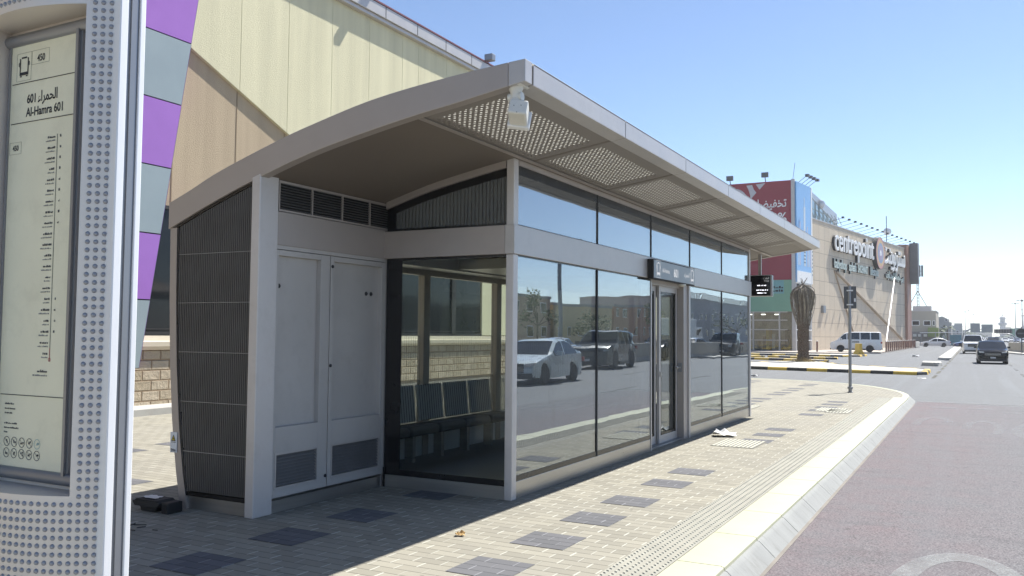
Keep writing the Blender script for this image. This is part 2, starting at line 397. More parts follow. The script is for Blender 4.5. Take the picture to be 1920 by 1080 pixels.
# tactile strip along the kerb and the short guide bars by the door
b = MB(); b.box(-2.23, -1.885, 0, 24.2, -.02, .004, 1)
y = 2.0
while y < 24.1:
    for k in range(6):
        x = -2.20+.058*k
        b.add([(x-.011, y+.004, .004), (x+.011, y+.004, .004), (x+.011, y+.046, .004), (x-.011, y+.046, .004), (x-.006, y+.010, .0125), (x+.006, y+.010, .0125), (x+.006, y+.040, .0125), (x-.006, y+.040, .0125)],
              [(4, 5, 6, 7), (0, 1, 5, 4), (1, 2, 6, 5), (2, 3, 7, 6), (3, 0, 4, 7)])
    y += .058 if y < 12.5 else .05
for (x0, x1, y0, n) in ((-3.36, -2.76, 12.35, 10), (-3.0, -2.45, 19.2, 9), (-4.75, -4.25, 18.9, 8), (-2.75, -2.3, 18.9, 7)):
    b.quad([(x0-.02, y0-.01, .0035), (x1, y0-.01, .0035), (x1, y0+.91, .0035), (x0-.02, y0+.91, .0035)], 3)
    for k in range(n): b.box(x0+(x1-x0)*k/n, x0+(x1-x0)*k/n+.032, y0, y0+.9, 0, .009, 2)
struct(b.build('tactile_paving', ['tactile_bar', 'tactile', mk('pale_guide_bar', (.46, .45, .37), .8, 0, .08, 3), mk('guide_gap', (.15, .145, .125), .85, 0, .1, 3)]))
# worn lettering on the bus lane, read by drivers coming the other way
b = MB()
def road_ring(b, cx, cy, rx, ry, w, a0=0., a1=360.):
    n = 48; vs = [(cx+(rx-k_*w)*math.cos(R(a0+(a1-a0)*i/n)), cy+(ry-k_*w*1.6)*math.sin(R(a0+(a1-a0)*i/n)), -.142) for k_ in (0, 1) for i in range(n+1)]
    b.add(vs, [(i, i+1, n+2+i, n+1+i) for i in range(n)])
road_ring(b, -.10, 6.45, .50, 1.45, .17)
struct(b.build('road_marking', 'roadpaint'))
b = MB()
for q_ in ((-.75, 19.2, .38, 1.5, .16, 20, 200), (.12, 18.9, .36, 1.5, .17, -60, 190), (.95, 18.4, .38, 1.6, .17, 0, 250), (1.55, 18.0, .3, 1.5, .16, 0, 200)): road_ring(b, *q_)
for (x0, y0, x1, y1) in ((-1.0, 23.4, -.4, 23.9), (-.2, 23.5, .35, 24.1), (.55, 22.7, 1.3, 23.1)): b.quad([(x0, y0, -.142), (x1, y0+.15, -.142), (x1, y1, -.142), (x0, y1-.1, -.142)])
struct(b.build('faint_road_marking', 'roadpaint_faint'))
b = MB()
b.box(-1.3, 1.9, 25.45, 25.6, -.147, -.1425)
for k in range(30):
    y = 44+k*8; b.box(1.86, 2.0, y, y+3.4, -.15, -.142)
for k in range(8):
    y = -30+k*9; b.box(2.0, 2.12, y, y+3, -.15, -.142)
    b.box(5.5, 5.62, y+2, y+5, -.15, -.142)
struct(b.build('lane_line', 'roadpaint'))
b = MB()
for k in range(7): b.box(-1.62, -1.48, 40+k*5.2, 43.2+k*5.2, -.15, -.142)
b.box(-1.66, -1.52, 75, 190, -.15, -.142); struct(b.build('edge_line', 'roadpaint_yellow'))

# traffic islands with black and yellow kerbs
def island(name, poly, step=1.05, top='concrete', striped=True, h=.0, hb=-.15):
    pts = [Vector(p) for p in poly]; n = len(pts); b = MB()
    b.prism([(p.x, p.y) for p in pts], 'z', hb, h-.012, 2)
    k = 0
    for i in range(n):
        a, c = pts[i], pts[(i+1) % n]; L = (c-a).length; m = max(1, round(L/step)); d = (c-a)/m
        for j in range(m):
            p, q = a+d*j, a+d*(j+1)
            sweep(b, [(.22, h-.05), (.22, h+.002), (.0, h), (-.03, h-.03), (-.05, hb)], [p+d*.004, q-d*.004], (k % 2) if striped else 2); k += 1
    o = b.build(name, ['yellow', 'kblack', top] if striped else ['kblack', 'kblack', top]); struct(o); return o
isl = [(-34, 47.2), (-10.13, 44.5), (-5.25, 43.3), (-2.3, 42.72), (-1.95, 43.4), (-1.95, 46.8), (-2.4, 47.8), (-6.5, 51.2), (-8.2, 55.6), (-9.6, 56.4), (-11, 54.8), (-12, 50.5), (-34, 52)]
island('traffic_island', isl)
island('traffic_island', [(-24, 63.6), (-13.67, 61.6), (-11.5, 60.7), (-9.3, 58.6), (-8.3, 58.4), (-8.6, 60.2), (-12, 62.6), (-24, 65.4)])
island('traffic_island', [(-26, 69), (-15.4, 67.2), (-14.2, 67.4), (-15.3, 69.4), (-26, 71)])
island('traffic_island', [(-14.1, 68.2), (-9.6, 66.4), (-8.87, 66.6), (-9, 68), (-13.9, 70.2)])
island('traffic_island', [(-26, 76), (-14.2, 75.6), (-9.5, 74.6), (-8.4, 76.4), (-8.2, 79.8), (-10.5, 80.5), (-14, 78), (-26, 78.2)])
island('traffic_island', [(-2.85, 59.7), (-2.75, 56.6), (-1.95, 56.0), (-1.75, 57.2), (-1.9, 60), (-2.4, 60.4)], striped=False, h=.06)
island('traffic_island', [(-2.4, 72.0), (-1.7, 70.2), (-1.6, 72), (-1.85, 150), (-2.75, 150)], striped=False, h=.03)
b = MB(); b.prism([(-34, 83), (-10.5, 85.5), (-8.2, 92), (-7.7, 150), (-60, 150), (-60, 83)], 'z', -.15, -.02)
struct(b.build('store_forecourt_pavement', mk('pinkish_paving', (.40, .35, .30), .85, 0, .1, .6, .05, 30)))

# ------------------------------------------------------------------ bus shelter
XG, XD, XC, XB = -3.92, -4.06, -5.43, -6.33      # front glass, door, cabinet doors, back glass
Y0, Y1, YE = 5.48, 19.04, 17.22                  # roof ends, far end of the room
BAY = [7.50, 9.41, 11.33, 13.17, 15.10, 17.16]
TOP = [(-6.56, 2.77), (-6.29, 2.87), (-6.02, 2.98), (-5.69, 3.09), (-5.13, 3.255), (-4.72, 3.355), (-4.33, 3.44), (-3.97, 3.495), (-3.45, 3.55), (-2.85, 3.595)]
BOT = [(-6.56, 2.53), (-6.02, 2.735), (-5.54, 2.895), (-4.91, 3.075), (-4.33, 3.195), (-3.81, 3.285), (-3.45, 3.335), (-2.85, 3.43)]
def curve(tb, x):
    for i in range(len(tb)-1):
        if x <= tb[i+1][0] or i == len(tb)-2:
            (xa, a), (xc, c) = tb[i], tb[i+1]; q = (x-xa)/(xc-xa); w = xc-xa
            ma = (c-tb[max(i-1, 0)][1])/(xc-tb[max(i-1, 0)][0])*w; mc = (tb[min(i+2, len(tb)-1)][1]-a)/(tb[min(i+2, len(tb)-1)][0]-xa)*w
            return a*(2*q**3-3*q*q+1)+ma*(q**3-2*q*q+q)+c*(3*q*q-2*q**3)+mc*(q**3-q*q)
def zt(x): return curve(TOP, x)
def zb(x): return curve(BOT, x)
XS = [-6.56+3.71*i/40 for i in range(41)]
sh = thing('bus_shelter', 'long grey metal and glass bus shelter with a curved overhanging roof', 'bus shelter', (-4.7, 12.2, 0))
def part(mb, name, mats, parent=sh, **k): return mb.build(name, mats, parent, **k)

b = MB()                                            # opaque part of the roof skin, back edge, end fascias
xs = [x for x in XS if x <= -4.05]
b.prism([(x, zt(x)) for x in xs]+[(x, zt(x)-.03) for x in reversed(xs)], 'y', Y0+.1, Y1-.1)
b.prism([(-6.56, zt(-6.56)), (-6.52, zt(-6.52)), (-6.52, zb(-6.52)), (-6.56, zb(-6.56))], 'y', Y0+.1, Y1-.1)
roof = part(b, 'roof', 'silver')
for ya, yb in ((Y0, Y0+.1), (Y1-.1, Y1)):
    b = MB(); xe = [x for x in XS if x < -3.0]+[-2.992]; b.prism([(x, zt(x)+.004) for x in xe]+[(x, zb(x)) for x in reversed(xe)], 'y', ya, yb)
    part(b, 'end_fascia', 'silver', roof, bevel=.006)
b = MB(); xs = [x for x in XS if x > -4.06]
b.prism([(x, zt(x)-.004) for x in xs]+[(x, zt(x)-.012) for x in reversed(xs)], 'y', Y0+.1, Y1-.1); part(b, 'roof_light', 'skylight', roof)
JO = [5.60, 7.53, 9.45, 11.37, 13.29, 15.20, 17.12, Y1]
b = MB(); b.prism([(-2.99, zb(-2.99)), (-2.85, 3.43), (-2.85, 3.597), (-2.99, zt(-2.99)+.004)], 'y', Y0, Y0+.112)
for i, (ya, yb) in enumerate(zip(JO, JO[1:])): b.prism([(-2.99, zb(-2.99)), (-2.85, 3.43), (-2.85, 3.597), (-2.99, zt(-2.99)+.004)], 'y', ya+.006+(.012 if i == 0 else 0), yb-.006)
part(b, 'front_fascia', 'silver_light', roof, bevel=.005)
b = MB(); b.box(-2.98, -2.87, Y0+.115, Y1-.11, 3.45, 3.575); part(b, 'fascia_backing', 'void', roof)
# solid curved soffit
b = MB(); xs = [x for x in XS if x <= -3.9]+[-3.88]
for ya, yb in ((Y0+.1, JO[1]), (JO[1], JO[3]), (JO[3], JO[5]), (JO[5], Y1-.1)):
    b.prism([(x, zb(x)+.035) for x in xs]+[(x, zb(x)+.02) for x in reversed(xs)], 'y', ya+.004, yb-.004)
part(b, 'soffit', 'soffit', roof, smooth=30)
# perforated soffit panels, holes cut through
PX0, PX1, PZ0, PZ1 = -3.87, -2.99, zb(-3.87)+.012, zb(-2.99)+.012
def pz(x): return PZ0+(PZ1-PZ0)*(x-PX0)/(PX1-PX0)
NX, NYH = 13, 22
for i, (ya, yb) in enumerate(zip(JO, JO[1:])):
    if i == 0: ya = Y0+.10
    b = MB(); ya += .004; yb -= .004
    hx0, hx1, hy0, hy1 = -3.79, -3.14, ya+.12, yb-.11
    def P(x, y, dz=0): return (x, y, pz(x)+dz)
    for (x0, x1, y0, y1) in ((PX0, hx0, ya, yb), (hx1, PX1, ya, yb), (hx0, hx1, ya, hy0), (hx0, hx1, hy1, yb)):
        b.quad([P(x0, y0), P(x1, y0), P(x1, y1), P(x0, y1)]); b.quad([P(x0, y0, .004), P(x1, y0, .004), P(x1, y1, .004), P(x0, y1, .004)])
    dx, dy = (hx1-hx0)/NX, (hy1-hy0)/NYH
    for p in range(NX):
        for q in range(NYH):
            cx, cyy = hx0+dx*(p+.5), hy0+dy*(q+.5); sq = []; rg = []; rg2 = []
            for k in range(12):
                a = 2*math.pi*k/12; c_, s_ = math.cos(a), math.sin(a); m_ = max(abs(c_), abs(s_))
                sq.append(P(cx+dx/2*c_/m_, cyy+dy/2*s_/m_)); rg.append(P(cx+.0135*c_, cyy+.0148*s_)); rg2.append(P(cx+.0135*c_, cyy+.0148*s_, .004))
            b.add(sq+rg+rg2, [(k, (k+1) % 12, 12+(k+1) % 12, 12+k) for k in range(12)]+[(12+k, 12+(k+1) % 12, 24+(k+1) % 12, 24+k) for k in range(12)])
    part(b, 'perforated_panel', 'perf_lit', roof)
b = MB(); b.prism([(-3.86, PZ0-.004), (-3.80, PZ0-.004), (-3.80, PZ0+.0), (-3.86, PZ0+.0)], 'y', Y0+.1, Y1-.1); part(b, 'soffit_trim', 'silver', roof)
for ya in JO[1:-1]:
    b = MB(); b.prism([(PX0, PZ0-.003), (PX1, PZ1-.003), (PX1, PZ1+.05), (PX0, PZ0+.05)], 'y', ya-.02, ya+.02); part(b, 'soffit_joint', 'soffit', roof)

# --- service cabinet at the near end
def xo(z):   # outer edge of the curved back
    pts = [(0, -6.33), (.11, -6.345), (.25, -6.38), (.72, -6.455), (1.3, -6.51), (1.89, -6.54), (2.6, -6.555)]
    for (a, xa), (c, xc_) in zip(pts, pts[1:]):
        if z <= c: return xa+(xc_-xa)*(z-a)/(c-a)
    return pts[-1][1]
ZS = [2.54*i/16 for i in range(17)]
xi = lambda z: xo(z)+.085
b = MB()
for za, zc in zip(ZS, ZS[1:]): b.add([(xo(za), Y0+.02, za), (xi(za), Y0+.02, za), (xi(zc), Y0+.02, zc), (xo(zc), Y0+.02, zc)] + [(xo(za), Y0+.3, za), (xi(za), Y0+.3, za), (xi(zc), Y0+.3, zc), (xo(zc), Y0+.3, zc)], [(0, 1, 2, 3), (4, 7, 6, 5), (0, 3, 7, 4), (1, 5, 6, 2)])
part(b, 'back_frame', 'silver')
b = MB()
for za, zc in zip(ZS, ZS[1:]): b.quad([(xo(za)+.004, Y0+.3, za), (xo(zc)+.004, Y0+.3, zc), (xo(zc)+.004, 7.3, zc), (xo(za)+.004, 7.3, za)]); b.quad([(xo(za)+.03, Y0+.3, za), (xo(zc)+.03, Y0+.3, zc), (xo(zc)+.03, 7.3, zc), (xo(za)+.03, 7.3, za)])
part(b, 'cabinet_back', 'silver')
b = MB()                                            # black border and dark backing behind the louvre
xr_ = -5.535
for za, zc in zip(ZS, ZS[1:]):
    if za < .11: za = .11
    b.box(xi(za), xr_, Y0+.07, Y0+.09, za, zc)
b.prism([(xi(2.54), 2.54), (xr_, 2.54)]+[(x, zb(x)+.0) for x in (xr_, -5.8, -6.1, -6.40)]+[], 'y', Y0+.071, Y0+.089)
b.box(xr_, -5.522, Y0+.03, Y0+.09, 0.02, zb(xr_))
b.box(xi(.13), xr_, Y0+.03, Y0+.07, .115, .15)
for za, zc in zip(ZS, ZS[1:]):
    b.add([(xi(max(za, .12)), Y0+.025, max(za, .12)), (xi(max(za, .12))+.014, Y0+.025, max(za, .12)), (xi(zc)+.014, Y0+.025, zc), (xi(zc), Y0+.025, zc)], [(0, 1, 2, 3)])
xt = [-6.47+i*.085 for i in range(12)]
for a, c in zip(xt, xt[1:]): b.quad([(a, Y0+.022, zb(a)-.022), (c, Y0+.022, zb(c)-.022), (c, Y0+.022, zb(c)), (a, Y0+.022, zb(a))])
part(b, 'louvre_backing', 'black')
b = MB(); n = 0
x = -6.45
while x < xr_-.012:
    zlo = .16
    for za in ZS:
        if xi(za)+.02 > x and za < 1.6: zlo = max(zlo, za+.06)
    if xi(zlo) < x: b.box(x-.0075, x+.0075, Y0+.03, Y0+.06, zlo, zb(x)-.03)
    x += .0228
part(b, 'louvre_slats', 'louvre')
for z in (2.29, 1.845, 1.40, .955, .51):
    b = MB(); b.box(xi(z)+.02, xr_-.006, Y0+.024, Y0+.0295, z-.0025, z+.0025); part(b, 'louvre_rail', 'alu_dark')
b = MB(); b.box(-6.31, -5.545, Y0+.045, Y0+.075, 0, .112); part(b, 'plinth', 'steel')
b = MB(); b.prism([(-5.52, 0), (-5.42, 0), (-5.42, zb(-5.42)+.03), (-5.52, zb(-5.52)+.03)], 'y', Y0-.002, Y0+.225); part(b, 'corner_post', 'silver_post_lit', bevel=.008)
b = MB(); b.box(-5.50, XC+.004, 5.708, 7.47, 2.36, 2.66); part(b, 'cabinet_fascia', 'silver', bevel=.004)
b = MB(); b.box(-5.50, XC-.03, 5.708, 7.5, 2.665, zb(-5.5)+.02); part(b, 'vent_backing', 'void')
for k in range(4):
    ya, yb = 5.72+.435*k, 5.72+.435*(k+1)
    b = MB(); z = 2.70
    while z < 2.93:
        b.prism([(XC-.028, z), (XC-.006, z-.012), (XC-.006, z-.006), (XC-.028, z+.006)], 'y', ya+.025, yb-.005); z += .0245
    v = part(b, 'top_vent', 'louvre')
    b = MB(); zc = zb(XC)+.012
    b.box(XC-.02, XC, ya, ya+.013, 2.665, zc); b.box(XC-.02, XC-.002, ya+.013, yb, 2.665, 2.682); b.box(XC-.02, XC-.002, ya+.013, yb, zc-.022, zc)
    if k == 3: b.box(XC-.02, XC, yb-.005, yb+.02, 2.665, zc)
    part(b, 'vent_frame', 'silver', v)
b = MB(); b.box(-5.56, -5.52, 5.7, 7.36, .0, 2.36); part(b, 'cabinet_body', 'alu_dark')
b = MB(); b.box(-5.52, XC-.02, 5.7, 7.36, 0, .105); part(b, 'cabinet_plinth', 'steel')
b = MB(); b.box(-5.53, XC+.01, 7.355, 7.475, 0, 2.36); part(b, 'cabinet_jamb', 'silver', bevel=.004)
b = MB(); b.box(-5.5, XC-.004, 5.71, 7.35, 2.325, 2.36); part(b, 'door_header', 'door_grey')
for ya, yb, hinge in ((5.715, 6.435, 0), (6.447, 7.345, 1)):
    xf = XC-.008; yp0 = ya+(.03 if hinge == 0 else .05); yp1 = yb-(.13 if hinge == 0 else .09)
    b = MB()
    b.box(-5.5, xf, ya, yp0, .13, 2.32); b.box(-5.5, xf, yp1, yb, .13, 2.32)
    b.box(-5.5, xf, yp0, yp1, .515, .745); b.box(-5.5, xf, yp0, yp1, 2.27, 2.32); b.box(-5.5, xf, yp0, yp1, .13, .21)
    d = part(b, 'cabinet_door', 'door_grey', bevel=.003)
    b = MB(); b.box(-5.515, xf-.05, yp0-.002, yp1+.002, .735, 2.28); part(b, 'recessed_panel', 'door_grey', d)
    b = MB(); z = .235
    while z < .505:
        b.prism([(-5.475, z+.02), (xf-.004, z-.005), (xf-.004, z+.0), (-5.475, z+.028)], 'y', yp0+.012, yp1-.012); z += .029
    part(b, 'lower_louvre', 'vent_slat', d)
    b = MB()
    for (y0_, y1_, z0_, z1_) in ((yp0-.004, yp0+.014, .2, .522), (yp1-.014, yp1+.004, .2, .522), (yp0+.014, yp1-.014, .502, .522), (yp0+.014, yp1-.014, .2, .222)): b.box(-5.48, xf+.005, y0_, y1_, z0_, z1_)
    part(b, 'louvre_frame', 'silver_light', d)
    lk_ = []
    for (yy, zz) in (((yb-.02, .235),) if hinge == 0 else ((ya+.02, 2.22), (ya+.015, 1.27))): lk_.append(([(.016, xf), (.016, xf+.008), (.006, xf+.016)], yy, zz))
    for (yy, zz) in (((yp0+.05, 2.0),) if hinge == 0 else ((yp1-.2, 1.985), (yp1-.12, 1.985))): lk_.append(([(.021, xf-.051), (.021, xf-.044), (.012, xf-.034)], yy, zz))
    for pf, yy, zz in lk_: b = MB(); b.lathe(pf, 12, ax='x', c=(0, yy, zz)); part(b, 'lock', 'ink', d, smooth=40)
# --- glazed room: frame
b = MB(); b.box(-3.985, -3.90, 7.29, 7.385, 0, 2.36); b.box(-3.985, -3.90, 7.29, 7.385, 2.64, zb(-3.94)+.03); part(b, 'corner_post', 'silver_post_lit', bevel=.008)
b = MB(); b.box(-3.975, -3.895, YE-.06, YE+.02, 0, 2.36); b.box(-3.975, -3.895, YE-.06, YE+.02, 2.645, zb(-3.94)+.03); part(b, 'corner_post', 'silver_post_lit', bevel=.006)
b = MB(); b.box(-3.99, -3.885, 7.275, YE+.06, 2.36, 2.645); part(b, 'front_beam', 'silver_light', bevel=.004)
b = MB(); b.box(XC-.02, -3.992, 7.275, 7.37, 2.36, 2.642); part(b, 'end_beam', 'silver', bevel=.004)
b = MB(); b.box(XC+.01, -3.99, 7.31, 7.36, 0, .125); part(b, 'end_plinth', 'steel')
b = MB(); b.box(-3.965, -3.915, 7.39, 11.34, 0, .165); b.box(-3.965, -3.915, 13.18, YE-.062, 0, .165); part(b, 'front_plinth', 'steel', bevel=.003)
b = MB()                                            # black frit borders, end wall
b.box(XC+.02, -3.99, 7.315, 7.322, .125, .185); b.box(XC+.012, -5.225, 7.315, 7.322, .185, 2.36); b.box(-5.225, -3.99, 7.315, 7.322, 2.335, 2.36); b.box(XC+.012, XC+.03, 7.3, 7.31, 0, .2)
b.box(XC+.01, -5.31, 7.315, 7.322, 2.645, zb(-5.31)-.05)
xx = [-5.42+i*.143 for i in range(11)]
for a, c in zip(xx, xx[1:]): b.prism([(a, zb(a)-.13), (c, zb(c)-.13), (c, zb(c)-.045), (a, zb(a)-.045)], 'y', 7.313, 7.321)
b.box(-5.31, -3.99, 7.315, 7.322, 2.645, 2.668)
part(b, 'end_frit', 'black')
b = MB()
for a, c in zip(xx, xx[1:]): b.prism([(a, zb(a)-.05), (c, zb(c)-.05), (c, zb(c)+.03), (a, zb(a)+.03)], 'y', 7.285, 7.36)
part(b, 'end_head', 'silver')
b = MB(); b.box(XC+.02, -3.987, 7.323, 7.333, .13, 2.35); part(b, 'end_glass_pane', 'glass_end')
b = MB(); b.prism([(XC+.02, 2.65), (-3.987, 2.65)]+[(x, zb(x)-.05) for x in reversed(xx)], 'y', 7.323, 7.333); part(b, 'end_clerestory', 'glass_end')
ZC = zb(XG)
bays = list(zip([7.385]+BAY[1:], BAY[1:-1]+[YE-.06]))
for i, (ya, yb) in enumerate(bays):
    b = MB(); b.box(XG-.006, XG+.004, ya+.012, yb-.012, 2.652, ZC-.03); part(b, 'clerestory_pane', 'glass')
    if i != 2:
        b = MB(); random.seed(70+i); e_ = [random.uniform(-.0035, .0005) for _ in range(4)]; ya_, yb_ = ya+.012, yb-.012
        b.add([(XG-.006+e_[0], ya_, .172), (XG+.004+e_[0], ya_, .172), (XG-.006+e_[1], yb_, .172), (XG+.004+e_[1], yb_, .172), (XG-.006+e_[2], ya_, 2.352), (XG+.004+e_[2], ya_, 2.352), (XG-.006+e_[3], yb_, 2.352), (XG+.004+e_[3], yb_, 2.352)], [(0, 2, 3, 1), (4, 5, 7, 6), (0, 1, 5, 4), (1, 3, 7, 5), (3, 2, 6, 7), (2, 0, 4, 6)]); g = part(b, 'front_pane', 'glass')
b = MB()
for i, (ya, yb) in enumerate(bays):
    if i != 2: b.box(XG+.0045, XG+.0075, ya+.01, yb-.01, .168, .225); b.box(XG+.0045, XG+.0075, ya+.01, yb-.01, 2.345, 2.359)
b.box(XG+.0045, XG+.0075, 7.395, YE-.07, ZC-.12, ZC-.03); b.box(XG+.0045, XG+.0075, 7.395, YE-.07, 2.647, 2.66)
part(b, 'front_frit', 'black')
b = MB(); b.box(-3.97, -3.90, 7.39, YE-.065, ZC-.03, ZC+.03); part(b, 'front_head', 'silver')
for y, z0_, z1_ in [(y, 2.648, ZC-.03) for y in BAY[1:-1]]+[(y, .165, 2.358) for y in (9.41, 15.10)]:
    b = MB(); b.box(XG-.04, XG+.012, y-.016, y+.016, z0_, z1_); part(b, 'mullion', 'rubber')
for ya, yb in ((11.315, 11.352), (13.10, 13.18)):
    b = MB(); b.box(-3.975, -3.905, ya, yb, 0, 2.36); part(b, 'door_jamb', 'silver_light', bevel=.004)
b = MB(); b.box(-4.15, XG-.01, 12.90, 13.10, 0, 2.36); col = part(b, 'door_column', 'silver', bevel=.004)
b = MB(); b.box(-4.02, -3.955, 12.885, 12.902, 1.02, 1.16); part(b, 'call_panel', 'alu_dark', col)
b = MB(); b.lathe([(.012, 12.886), (.012, 12.876)], 10, ax='y', c=(-3.985, 0, 1.09)); part(b, 'button', 'steel', col)
b = MB(); b.box(-4.12, -4.0, 11.352, 12.9, 2.30, 2.36); part(b, 'door_track', 'silver_light')
for ya, yb in ((11.36, 12.02), (12.03, 12.89)):
    b = MB(); x0_, x1_ = (-4.115, -4.075) if ya < 12 else (-4.07, -4.03)
    w = .07
    b.box(x0_, x1_, ya, ya+w, .015, 2.30); b.box(x0_, x1_, yb-w, yb, .015, 2.30); b.box(x0_, x1_, ya+w, yb-w, .015, .13); b.box(x0_, x1_, ya+w, yb-w, 2.22, 2.30)
    d = part(b, 'sliding_door', 'silver_light', bevel=.003)
    b = MB(); b.box(x0_+.012, x0_+.022, ya+w, yb-w, .13, 2.22); part(b, 'door_pane', 'glass_door', d)
    b = MB(); xm_ = x1_+.002
    for (p, q, r_, s_) in ((ya+w, ya+w+.035, .13, 2.22), (yb-w-.035, yb-w, .13, 2.22), (ya+w, yb-w, .13, .17), (ya+w, yb-w, 2.18, 2.22)): b.box(x1_-.006, x1_-.003, p, q, r_, s_)
    part(b, 'door_gasket', 'black', d)
    if ya > 12:
        b = MB(); b.lathe([(.025, x1_), (.025, x1_+.02), (.012, x1_+.03)], 12, ax='x', c=(0, yb-.04, 1.09)); part(b, 'door_knob', 'steel', d); b = MB(); b.box(x1_, x1_+.015, ya+.02, ya+.05, .98, 1.05); part(b, 'door_handle', 'steel', d)
b = MB(); b.box(-4.12, -3.93, 11.352, 12.9, 0.004, .016); part(b, 'threshold', 'steel')
# back wall
for y in (7.42, 9.35, 11.28, 13.2, 15.1, 17.1):
    b = MB(); b.box(XB-.04, XB+.06, y-.07, y+.07, 0, zb(XB)+.02); part(b, 'back_post', 'silver', bevel=.005)
b = MB(); b.box(XB-.03, XB+.07, 7.36, YE, 2.33, zb(XB)+.02); part(b, 'back_beam', 'silver')
b = MB(); b.box(XB-.05, XB+.05, 7.36, YE, .0, .42); part(b, 'back_plinth', 'alu')  # steel plinth in pale aluminium, standing in for reflected sunlit paving
for ya, yb in zip((7.49, 9.42, 11.35, 13.27, 15.17), (9.28, 11.21, 13.13, 15.03, 17.03)):
    b = MB(); b.box(XB-.005, XB+.005, ya, yb, .42, 2.33); part(b, 'back_pane', 'glass_back')
b = MB(); b.box(XB, XG-.05, YE-.05, YE-.04, .02, 2.36); part(b, 'far_end_pane', 'glass_back')
b = MB(); b.box(XB, -3.98, YE-.06, YE-.02, 2.36, 2.64); b.box(XB, -3.98, YE-.06, YE-.02, 0, .165); part(b, 'far_end_beam', 'silver')
b = MB(); b.prism([(XB, 2.64), (-3.98, 2.64)]+[(x, zb(x)+.02) for x in (-3.98, -4.6, -5.2, -5.8, XB)], 'y', YE-.05, YE-.04); part(b, 'far_end_clerestory', 'glass_back')
b = MB(); b.box(XB-.02, -5.44, 7.30, 7.36, 0, 2.5); part(b, 'partition', 'silver')
b = MB(); b.box(XB+.05, XG-.05, 7.375, YE-.06, .006, .02); part(b, 'room_floor', mk('dark_room_floor', (.17, .17, .17), .5, 0, .1, 3))
b = MB(); b.box(XB+.06, -5.95, 7.4, 16.9, 2.40, 2.58); b.box(XB+.06, XG-.06, 9.6, 11.2, 2.42, 2.55); part(b, 'air_duct', 'silver_light')
b = MB(); b.box(-4.75, -4.45, 16.3, 16.6, 0, 2.36); c2 = part(b, 'equipment_column', 'alu_dark')
b = MB()
for k in range(8):
    for j in range(2): b.lathe([(.03, 16.299), (.03, 16.294)], 10, ax='y', c=(-4.67+.13*j, 0, 2.15-.11*k))
part(b, 'speaker_holes', 'void', c2)
# --- seats inside
t = NT('ribbed_backrest'); x, y, z = t.xyz(t.pos()); fr_ = t.math('FRACT', t.math('DIVIDE', y, .052))
M['ribs'] = t.done(t.bsdf(t.mix(t.math('LESS_THAN', fr_, .22), (.46, .47, .475), (.03, .03, .03)), .6))
sb = thing('seat_row', 'row of five dark shell seats inside the glass shelter room', 'seat row', (-6.05, 9.2, 0))
for k in range(5):
    y0_ = 7.78+.635*k; b = MB()
    b.prism([(-6.22, .40), (-6.17, .47), (-5.86, .48), (-5.82, .45), (-5.82, .37), (-5.90, .35), (-6.20, .36)], 'y', y0_, y0_+.58); st = b.build('seat', 'seat', sb, bevel=.02)
    b = MB(); b.prism([(-6.2, .48), (-6.165, .48), (-6.215, .93), (-6.25, .93)], 'y', y0_+.01, y0_+.57); b.build('backrest', M['ribs'], sb, bevel=.012)
    b = MB(); b.box(-6.12, -6.0, y0_+.26, y0_+.32, .02, .37); b.build('leg', 'steel', sb)
b = MB(); b.box(-6.18, -6.0, 7.75, 10.95, .33, .37); b.build('seat_beam', 'steel', sb)

# --- things fixed to the shelter
sg = thing('stop_name_sign', 'slim grey stop name board with white 601 lettering above the sliding door', 'sign', (-3.84, 12.1, 2.34))
b = MB(); b.box(-3.884, -3.802, 11.10, 13.05, 2.345, 2.615); b.build('sign_case', 'rubber', sg, bevel=.004)
b = MB(); b.box(-3.803, -3.796, 11.115, 13.035, 2.36, 2.60); b.build('sign_face', mk('sign_grey_face', (.21, .225, .235), .35, .1, .04, 3), sg)
b = MB(); X_ = -3.795
def bus_icon(b, o, xd, ud, s, mi=0, frame=True):
    o = Vector(o); xd = unit(xd); ud = unit(ud); n_ = xd.cross(ud)*.0012
    def rect(x0, x1, y0, y1):
        b.quad([o+xd*x0*s+ud*y0*s+n_, o+xd*x1*s+ud*y0*s+n_, o+xd*x1*s+ud*y1*s+n_, o+xd*x0*s+ud*y1*s+n_], mi)
    if frame:
        for q in ((-.5, .5, .62, .64), (-.5, .5, -.64, -.62), (-.5, -.48, -.62, .62), (.48, .5, -.62, .62)): rect(*q)
    for q in ((-.34, -.27, -.3, .44), (.27, .34, -.3, .44), (-.2, .2, .42, .5), (-.34, .34, -.4, -.28), (-.42, -.37, .05, .25), (.37, .42, .05, .25), (-.3, -.16, -.48, -.42), (.16, .3, -.48, -.42), (-.27, .27, -.28, -.25)): rect(*q)
bus_icon(b, (X_, 11.30, 2.485), (0, 1, 0), (0, 0, 1), .185)
b.text('Al-Hamra', .088, (X_, 11.47, 2.452), (0, 1, 0), (0, 0, 1), xs=.92)
b.text('601', .165, (X_, 12.10, 2.42), (0, 1, 0), (0, 0, 1), 'CENTER', bold=.003, xs=.95)
b.text(ar('الحمراء'), .10, (X_, 12.76, 2.455), (0, 1, 0), (0, 0, 1), 'RIGHT')
bus_icon(b, (X_, 12.90, 2.485), (0, 1, 0), (0, 0, 1), .185)
b.build('lettering', emit('lit_sign_letters', (.92, .95, 1.), .42), sg)
b = MB(); b.lathe([(.06, 2.345), (.06, 2.325), (.02, 2.31)], 12, c=(-3.85, 12.55, 0)); b.build('door_sensor', 'offwhite', sg, smooth=40)

